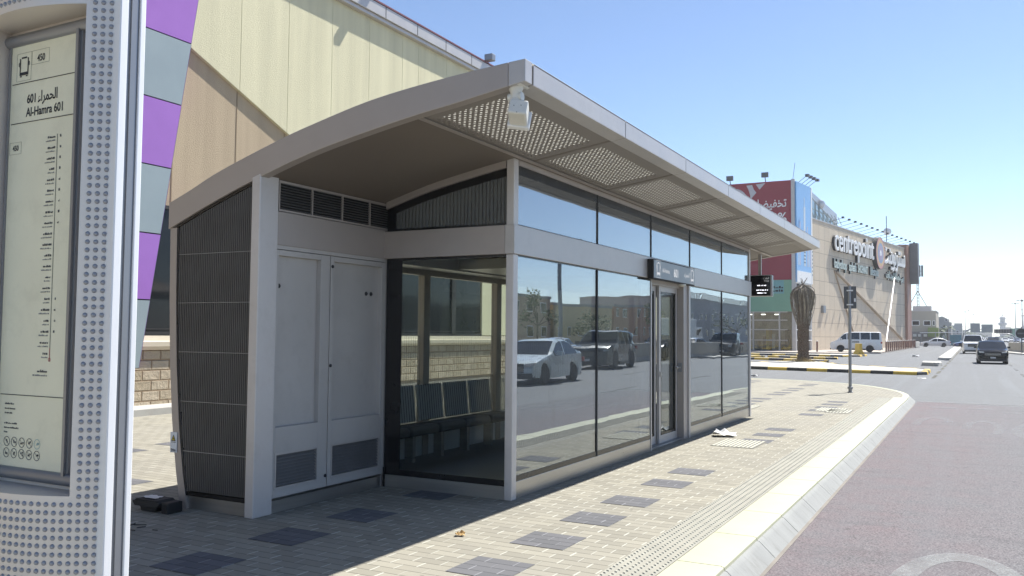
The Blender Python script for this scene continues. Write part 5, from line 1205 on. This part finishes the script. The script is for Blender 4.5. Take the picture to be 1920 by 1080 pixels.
# blue advertisement on the angled corner
P0, P1 = Vector((CX+.36, CY+.1)), Vector((-15.5, 97.4)); AU = (P1-P0).normalized(); AN = Vector((AU.y, -AU.x)); LA = (P1-P0).length
def ap(u, z, o=0.): q = P0+AU*u+AN*o; return (q.x, q.y, z)
def abox(b, u0, u1, z0, z1, o0, o1, mi=0):
    vs = [ap(u, z, o) for z in (z0, z1) for o in (o0, o1) for u in (u0, u1)]
    b.add(vs, [(0, 2, 3, 1), (4, 5, 7, 6), (0, 1, 5, 4), (1, 3, 7, 5), (3, 2, 6, 7), (2, 0, 4, 6)], mi)
t = NT('blue_skyline_print'); x, y, z = t.xyz(t.pos()); k_ = t.ramp(z, 5.6-4, 17-4)
c = t.mix(t.ramp(k_, 0., .3), (.35, .45, .22), (.66, .72, .74)); c = t.mix(t.ramp(k_, .3, .62), c, (.20, .42, .72))
M['adprint'] = t.done(t.bsdf(c, .4))
b = MB(); abox(b, .0, LA, 7.1, 17.6, .0, .16); bl = b.build('blue_advertisement', 'adprint', AD)
b = MB()
for u, w_, h, mi in ((.5, .28, 12.5, 0), (1.0, .22, 13.5, 1), (2.3, .55, 15.2, 0), (3.4, .2, 13.2, 1), (3.8, .25, 12.2, 0), (4.4, .5, 11.8, 1)): abox(b, u, u+w_, 8.9, h, .16, .17, mi)
abox(b, 2.42, 2.6, 15.2, 16.2, .16, .17, 0)
for k in range(10): abox(b, 2.3, 2.85, 9.2+k*.36, 9.36+k*.36, .17, .176, 2)
abox(b, 4.75, LA, 7.1, 17.6, .16, .18, 3)
for k in range(9): abox(b, 5.0, 5.2, 8.0+k*.42, 8.2+k*.42, .18, .19, 2)
abox(b, .1, 4.7, 7.1, 8.3, .16, .175, 3)
b.build('skyline_print', [mk('tower_print_pale', (.55, .62, .68), .5), mk('tower_print_lilac', (.5, .5, .62), .5), mk('tower_print_dark', (.16, .2, .24), .5), 'white'], bl)
b = MB(); abox(b, .1, LA, -.1, 7.0, -.3, -.26); b.build('corner_glass', 'darkglass', AD)
b = MB()
for z_ in (-.12, 1.0, 2.1, 4.0, 7.0): abox(b, 0, LA, z_, z_+.1, -.22, .05)
for u in (.05, 1.8, 3.5, LA-.1): abox(b, u, u+.12, -.1, 7.0, -.22, .04)
b.build('corner_frame', 'white', AD)
for q_ in ((-22.9, CY+.1, 17.75), (-19.2, CY+.1, 17.85)):
    b = MB(); b.box(q_[0]-.35, q_[0]+.35, q_[1]-.5, q_[1]-.2, q_[2]+.35, q_[2]+.85); b.tube([(q_[0], q_[1], q_[2]-.1), (q_[0], q_[1]-.3, q_[2]+.4)], .05, 5); b.build('banner_floodlight', 'fl', AD)
for u in (.8, 1.9, 3.0, 4.1):
    b = MB(); b.tube([ap(u, 17.5, 0), ap(u, 18.2, 1.0)], .03, 5); abox(b, u-.25, u+.25, 18.1, 18.35, .9, 1.25); b.build('advert_floodlight', 'fl', AD)
b = MB(); b.tube([(CX+.1, CY+.4, 17.7), (CX+.35, CY+.4, 19.6)], .025, 5); b.build('roof_mast', 'fl', AD)

# ------------------------------------------------------------------ far end of the street
def windows(parent, spec, mat='darkglass', frame='alu'):
    for (x0_, x1_, y_, z0_, z1_) in spec:
        b = MB(); b.box(x0_, x1_, y_-.06, y_+.05, z0_, z1_); w = b.build('window', frame, parent)
        b = MB(); b.box(x0_+.1, x1_-.1, y_-.08, y_-.062, z0_+.1, z1_-.1); b.build('pane', mat, w)
ob = thing('office_block', 'two storey beige building with small windows at the end of the street', 'building', (-11, 196, -.15))
b = MB(); b.box(-20, -6.65, 190, 205, -1, 6.55); b.build('wall', mk('beige_plaster', (.40, .36, .29), .85, 0, .06, .4, dirt=((.3, .26, .2), .2)), ob)
b = MB(); b.box(-20.1, -6.55, 189.9, 205.1, 6.55, 6.7); b.box(-11, -7.6, 193, 199, 6.7, 7.7); b.build('roof', 'silver_light', ob)
b = MB(); b.box(-20, -6.9, 189.93, 189.995, -.5, 2.5); b.build('shop_band', mk('grey_shop_band', (.24, .22, .2), .8), ob)
windows(ob, [(-11.0, -9.6, 190, 3.7, 4.7), (-8.9, -7.6, 190, 3.7, 4.7), (-7.3, -6.8, 190, 3.7, 4.7)])
for x in (-10.5, -9.6, -8.6, -7.8):
    b = MB(); b.box(x-.3, x+.3, 189.4, 189.9, 1.5, 2.0); b.build('air_conditioner', 'offwhite', ob)
b = MB(); b.box(-8.1, -6.2, 188.9, 189.3, 1.5, 3.3); b2_ = b.build('shop_sign', mk('olive_green_board', (.20, .26, .06), .5)); tag(b2_, 'olive green board on the beige two storey building', 'sign')
ow = thing('cell_tower', 'lattice phone mast with panel antennas on the beige building roof', 'phone mast', (-10.5, 202, 6.6))
b = MB()
for a in range(3):
    q = Vector((.28*math.cos(a*2.09), .28*math.sin(a*2.09), 0)); p_ = Vector((.28*math.cos((a+1)*2.09), .28*math.sin((a+1)*2.09), 0)); o_ = Vector((-10.5, 202, 6.6))
    b.tube([o_+q, o_+q*.8+Vector((0, 0, 9.6))], .06, 5)
    for k in range(14): b.tube([o_+q+Vector((0, 0, k*.68)), o_+p_+Vector((0, 0, (k+1)*.68))], .03, 4)
for dx_ in (-2.4, 2.4): b.tube([(-10.5+dx_, 201.5, 6.6), (-10.5, 202, 11.2)], .08, 5)
b.build('lattice', 'fl', ow)
for k, dx_ in enumerate((-1.0, -.45, .45, .95)):
    b = MB(); b.box(-10.5+dx_-.2, -10.5+dx_+.2, 201.4, 201.7, 14.2, 16.6); b.build('panel_antenna', 'alu' if k < 2 else 'fl', ow)
b = MB(); b.tube([(-10.7, 202, 16), (-10.9, 202, 18)], .05, 5); b.tube([(-11.3, 202, 15.4), (-9.7, 202, 15.4)], .05, 5); b.build('antenna_arm', 'fl', ow)
gh = thing('grey_house', 'grey three storey house with a roof room beyond the beige building', 'house', (-7.2, 262, -.15))
b = MB(); b.box(-10.5, -5.4, 258, 270, -1, 5.4); b.prism([(-9.6, 5.4), (-6.0, 5.4), (-6.0, 6.2), (-7.6, 7.0), (-9.6, 6.5)], 'y', 260, 268); b.build('wall', mk('grey_plaster', (.36, .35, .33), .85, 0, .06, .4), gh)
windows(gh, [(-9.2, -8.2, 258, 2.8, 4.0), (-7.4, -6.4, 258, 2.8, 4.0), (-7.0, -6.3, 260, 5.7, 6.3)])
fb = thing('pale_block', 'small pale flat roofed block farthest along the left of the street', 'building', (-4.5, 305, -.15))
b = MB(); b.box(-7.5, -3.3, 300, 312, -1, 5.0); b.box(-5.5, -3.3, 301, 308, 5.0, 5.7); b.build('wall', mk('pale_plaster', (.45, .45, .43), .85, 0, .06, .4), fb)
windows(fb, [(-6.8, -6, 300, 2.4, 3.4), (-5, -4.2, 300, 2.4, 3.4)])
sc_ = thing('car_park_canopy', 'low shade canopy over the cars at the end of the street', 'canopy', (-4.5, 182, -.15))
b = MB(); b.prism([(-9.0, 2.2), (-1.6, 2.35), (-1.6, 2.45), (-9.0, 2.3)], 'y', 178, 186); b.build('roof', 'alu', sc_)
b = MB()
for x in (-8.8, -6.4, -4.1, -1.8): b.box(x-.07, x+.07, 178.2, 178.35, -.2, 2.25)
b.build('posts', 'alu_dark', sc_)
b = MB(); b.box(-4.2, -2.2, 187, 187.2, -.1, 1.9); tag(b.build('blue_hoarding', mk('blue_board', (.10, .25, .33), .6)), 'blue boarded panel standing under the low canopy', 'hoarding')
M['leaf'] = mk('dusty_leaf', (.055, .085, .035), .7, 0, .35, .8); M['leaf2'] = mk('bright_leaf', (.085, .12, .045), .7, 0, .3, .8); M['wood'] = mk('tree_bark', (.12, .095, .07), .9, 0, .2, 4)
def tree(name, label, cat, loc, h, w, seed, group=None, n=520, lf=.22):
    rnd = random.Random(seed); t_ = thing(name, label, cat, loc, 0, group); b = MB(); b.tube([(0, 0, 0), (.05, .02, h*.3), (-.04, .05, h*.55)], .12, 7, rs=[.16, .12, .07])
    cl = []
    for k in range(9):
        a = rnd.uniform(0, 2*PI); rd = w*.5*rnd.random()**.6; c = Vector((rd*math.cos(a), rd*math.sin(a), h*rnd.uniform(.45, .9))); cl.append((c, w*rnd.uniform(.16, .3))); b.tube([(0, .02, h*.35), c*.6+Vector((0, 0, h*.15)), c], .05, 5, rs=[.07, .04, .02])
    b.build('trunk', 'wood', t_, world=False); b = MB()
    for k in range(n):
        c, r_ = rnd.choice(cl); d = Vector((rnd.gauss(0, 1), rnd.gauss(0, 1), rnd.gauss(0, .8))); d = d.normalized()*r_*rnd.random()**.4; p = c+d; u = Vector((rnd.gauss(0, 1), rnd.gauss(0, 1), rnd.gauss(0, 1))).normalized(); v = u.orthogonal().normalized(); s_ = lf*rnd.uniform(.6, 1.3)
        b.add([p-u*s_, p+v*s_*.5, p+u*s_, p-v*s_*.5], [(0, 1, 2, 3)], 0 if rnd.random() < .6 else 1)
    b.build('crown', ['leaf', 'leaf2'], t_, world=False); return t_
def palm(loc, h, seed, label, group=None):
    rnd = random.Random(seed); t_ = thing('palm_tree', label, 'palm tree', loc, 0, group); b = MB(); b.tube([(0, 0, 0), (.05, 0, h*.5), (0, 0, h)], .2, 7); b.build('trunk', 'bark', t_, world=False); b = MB()
    for k in range(22):
        a = rnd.uniform(0, 2*PI); e = rnd.uniform(-.3, 1.1); L = rnd.uniform(1.5, 2.3); pts = [Vector((L*q*math.cos(a)*math.cos(e), L*q*math.sin(a)*math.cos(e), h+L*q*math.sin(e)-1.1*q*q)) for q in (0, .25, .5, .75, 1)]
        for p, q in zip(pts, pts[1:]):
            s_ = (q-p).cross(Vector((0, 0, 1))).normalized()*.22; b.add([p-s_, p+s_, q+s_-Vector((0, 0, .15)), q-s_-Vector((0, 0, .15))], [(0, 1, 2, 3)], k % 2)
    b.build('crown', ['leaf', 'leaf2'], t_, world=False)
palm((-7.0, 226, -.15), 3.0, 1, 'shorter small green palm beside the grey house'); palm((-5.7, 230, -.15), 3.6, 2, 'taller small green palm beside the grey house')
def gantry(loc, span, label, boards, mirror=False, h=4.6):
    t_ = thing('sign_gantry', label, 'sign gantry', loc); x0_, y_, z0_ = loc; s_ = -1 if mirror else 1
    b = MB(); b.tube([(x0_, y_, z0_), (x0_, y_, z0_+h*.45), (x0_+s_*.35, y_, z0_+h*.75), (x0_+s_*1.1, y_, z0_+h*.93), (x0_+s_*2.1, y_, z0_+h), (x0_+s_*span, y_, z0_+h)], .17, 8); b.build('arm', 'alu_dark', t_, smooth=50)
    for (u0_, u1_, za, zc, dark) in boards:
        b = MB(); b.box(x0_+u0_, x0_+u1_, y_-.3, y_-.2, z0_+za, z0_+zc)
        w_ = b.build('sign_board', 'rubber' if dark else mk('board_back_grey', (.27, .29, .29), .5, .2), t_)
        b = MB(); k = u0_+.35
        while k < u1_-.1: b.box(x0_+k-.03, x0_+k+.03, y_-.36, y_-.301, z0_+za, z0_+zc); k += .62
        b.build('board_rib', 'alu_dark', w_)
gantry((-2.9, 260, -1.2), 7.6, 'grey overhead gantry carrying two pale sign boards seen from behind', [(1.95, 4.25, 3.95, 6.35, 0), (4.55, 7.2, 3.85, 6.05, 0)], h=4.75)
gantry((9.6, 262, -.6), 5.6, 'overhead gantry carrying one long black sign board', [(-5.0, -.8, 3.15, 4.2, 1)], True, h=3.0)
def lamp(loc, h, label, group=None):
    t_ = thing('street_lamp', label, 'street lamp', loc, 0, group); b = MB(); b.tube([(0, 0, 0), (0, 0, h*.5), (0, 0, h)], .2, 8, rs=[.24, .17, .1]); b.build('mast', 'alu_dark', t_, world=False, smooth=40)
    b = MB(); b.box(-1.3, 1.3, -.06, .06, h-.12, h); b.box(-1.5, -.7, -.15, .15, h-.05, h+.1); b.box(.7, 1.5, -.15, .15, h-.05, h+.1); b.lathe([(.3, h-.3), (.35, h+.05), (.2, h+.3)], 10); b.build('lamp_head', 'fl', t_, world=False)
lamp((14.6, 400, -.2), 15.2, 'tall street lamp mast left of the round sign'); lamp((12.3, 290, -.2), 12.4, 'tallest and nearest street lamp mast above the round sign')
for k, (x, y, h) in enumerate(((-4.2, 520, 15), (-2.7, 560, 17), (-.5, 620, 16), (22, 520, 16), (27, 620, 15))): lamp((x, y, -.2), h, 'thin distant lamp mast near the far horizon', 'distant lamp masts')
rs = thing('round_sign', 'dark round road sign on a pole by the concrete wall', 'road sign', (4.15, 100, 0))
b = MB(); b.tube([(4.15, 100, -.15), (4.15, 100, 2.6)], .05, 8); b.build('pole', 'fl', rs)
b = MB(); b.lathe([(.48, 99.93), (.48, 99.96)], 24, 0, (4.12, 0, 1.95), 'y'); b.build('disc', 'trim', rs)
b = MB(); b.box(3.8, 4.45, 99.9, 99.925, 1.88, 2.03); b.build('bar', 'fl', rs)
mt = thing('distant_tower', 'slender pale tower with a ringed top on the far horizon', 'tower', (20.2, 800, -.2))
b = MB(); b.lathe([(2.3, 0), (2.1, 11), (3.2, 11.5), (3.2, 13), (2.1, 13.4), (1.9, 16), (2.4, 16.2), (2.2, 17.6), (.6, 18.6)], 14); b.build('shaft', 'pale_plaster' if False else mk('pale_stone', (.42, .42, .42), .8), mt, world=False, smooth=40)
b = MB(); b.tube([(0, 0, 18.4), (0, 0, 20)], .3, 5); b.build('spire', 'fl', mt, world=False)
gs = thing('green_direction_sign', 'large green direction board beyond the street lamps', 'sign', (17.2, 420, -.2))
b = MB(); b.box(13.2, 19.4, 420, 420.3, 1.2, 5.2); b.build('board', mk('green_board', (.05, .22, .14), .5), gs)
b = MB(); b.box(14, 14.3, 420.3, 420.5, -.2, 1.4); b.box(18.4, 18.7, 420.3, 420.5, -.2, 1.4); b.build('posts', 'fl', gs)
# tree lines and roofs that close the far road
def treeline(name, label, x0_, x1_, y_, h, seed, n):
    rnd = random.Random(seed); b = MB()
    for k in range(n):
        x = rnd.uniform(x0_, x1_); hh = h*(.55+.45*math.sin(x*.13+seed)*math.sin(x*.041+1))*(.7+.3*rnd.random()); z = hh*rnd.random()**.7; p = Vector((x, y_+rnd.uniform(-8, 8), z)); u = Vector((rnd.gauss(0, 1), rnd.gauss(0, 1), rnd.gauss(0, 1))).normalized(); v = u.orthogonal().normalized(); s_ = rnd.uniform(.7, 1.6)
        b.add([p-u*s_, p+v*s_*.7, p+u*s_, p-v*s_*.7], [(0, 1, 2, 3)], k % 2)
    o = b.build(name, ['leaf', 'leaf2']); tag(o, label, 'tree line', None, 'stuff')
treeline('treeline', 'hazy band of trees closing the far end of the road', -60, 130, 720, 7.5, 3, 2600)
random.seed(31)
for k in range(16):
    x = -70+k*13+random.uniform(-4, 4); h = random.uniform(4, 9); y_ = random.uniform(760, 900); t_ = thing('distant_building', 'pale flat roofed building on the hazy horizon', 'building', (x, y_, -.2), 0, 'distant buildings on the horizon')
    b = MB(); w_ = random.uniform(5, 10); b.box(-w_, w_, 0, 12, 0, h); b.box(-w_*.4, w_*.3, 2, 8, h, h+1.6); b.build('wall', ('beige_p', mk('far_plaster', (.46, .43, .38), .9, 0, .1, .2))[1] if k == 0 else bpy.data.materials['far_plaster'], t_, world=False)
    b = MB()
    for j in range(3):
        for z_ in (1.5, 4.5):
            if z_ < h-1: b.box(-w_*.8+j*w_*.6, -w_*.8+j*w_*.6+1.4, -.1, -.02, z_, z_+1.3)
    b.build('window', 'darkglass', t_, world=False)

# ------------------------------------------------------------------ the far side of the road (seen mirrored in the shelter glass)
bw = [(12.6, -60), (12.4, 10), (11.8, 40), (9.6, 66), (6.6, 88), (4.6, 104), (3.5, 113)]
b = MB(); bp = [Vector((p.x, p.y)) for p in arc_pts([(x, y, 0) for x, y in bw], 6)]
sweep(b, [(-.3, -.2), (.3, -.2), (.28, -.05), (.14, .15), (.11, .98), (-.11, .98), (-.14, .15), (-.28, -.05)], bp)
tag(b.build('concrete_barrier', mk('barrier_concrete', (.40, .37, .31), .85, 0, .1, .5, .1, 20, dirt=((.25, .22, .18), .4)), bevel=.02), 'long curving concrete barrier wall along the far side of the road', 'barrier')
b = MB(); sweep(b, [(.15, -.2), (1.3, -.2), (1.3, -.02), (.15, .0)], [p for p in bp if p.y > 60]); struct(b.build('barrier_kerb', 'concrete', bevel=.02))
def block(name, label, x0_, x1_, y0_, y1_, h, col, rows, cols, group=None, rail=False):
    t_ = thing(name, label, 'building', ((x0_+x1_)/2, (y0_+y1_)/2, -.15), 0, group); b = MB(); b.box(x0_, x1_, y0_, y1_, -.2, h); b.build('wall', mk(name+'_plaster', col, .88, 0, .08, .3, dirt=(tuple(v*.7 for v in col), .25)), t_)
    b = MB(); b.box(x0_-.12, x1_, y0_-.1, y1_+.1, h, h+.35); b.build('parapet', 'concrete', t_)
    for r_ in range(rows):
        for c_ in range(cols):
            y_ = y0_+(y1_-y0_)*(c_+.5)/cols; z_ = 1.2+r_*3.1
            if z_+1.4 > h: continue
            b = MB(); b.box(x0_-.05, x0_+.05, y_-.75, y_+.75, z_, z_+1.4); w_ = b.build('window', 'alu', t_); b = MB(); b.box(x0_-.07, x0_-.052, y_-.65, y_+.65, z_+.1, z_+1.3); b.build('pane', 'darkglass', w_)
    if rail:
        b = MB(); y_ = y0_
        while y_ < y1_: b.box(x0_-.05, x0_+.05, y_, y_+.25, h+.35, h+1.4); y_ += .8
        b.box(x0_-.06, x0_+.06, y0_, y1_, h+1.4, h+1.5); b.build('roof_railing', 'offwhite', t_)
block('beige_house', 'brown beige house mirrored at the near end of the shelter glass', 42, 56, 84, 104, 6.2, (.55, .42, .30), 2, 5)
block('cream_house', 'cream yellow house mirrored behind the pale blue saloon', 42, 56, 105, 124, 5.5, (.68, .56, .34), 2, 5)
block('rust_house', 'rust brown house mirrored left of the shelter door', 42, 56, 125, 146, 5.9, (.52, .33, .22), 2, 5)
block('grey_office', 'long grey office with a railed roof mirrored right of the shelter door', 40, 58, 150, 262, 8.2, (.44, .43, .42), 3, 22, None, True)
for k, (x, y, h, w_) in enumerate(((38, 92, 7.6, 4), (39, 111, 5.0, 4.5), (37, 131, 7.4, 3.5), (35, 176, 6.5, 8))):
    tree('roadside_tree', ('dusty tree before the brown beige house', 'small tree before the cream yellow house', 'slim tree before the rust brown house', 'broad green tree before the long grey office')[k], 'tree', (x, y, -.15), h, w_, 40+k)
lamp((21, 62, -.15), 9, 'street lamp beyond the low concrete wall mirrored in the glass')

# ------------------------------------------------------------------ thin desert haze
hz_ = MB(); hz_.box(-1500, 1500, -600, 1900, -2.2, 32)
hm = bpy.data.materials.new('haze_air'); hm.use_nodes = True; hn = hm.node_tree.nodes; hn.clear()
ho = hn.new('ShaderNodeOutputMaterial'); hv = hn.new('ShaderNodeVolumePrincipled')
hv.inputs['Color'].default_value = (.93, .96, 1., 1); hv.inputs['Density'].default_value = .0004; hv.inputs['Anisotropy'].default_value = .3
hm.node_tree.links.new(hv.outputs[0], ho.inputs['Volume'])
o = hz_.build('haze', hm); struct(o, 'stuff', 'thin pale haze lying over the whole street', 'haze')
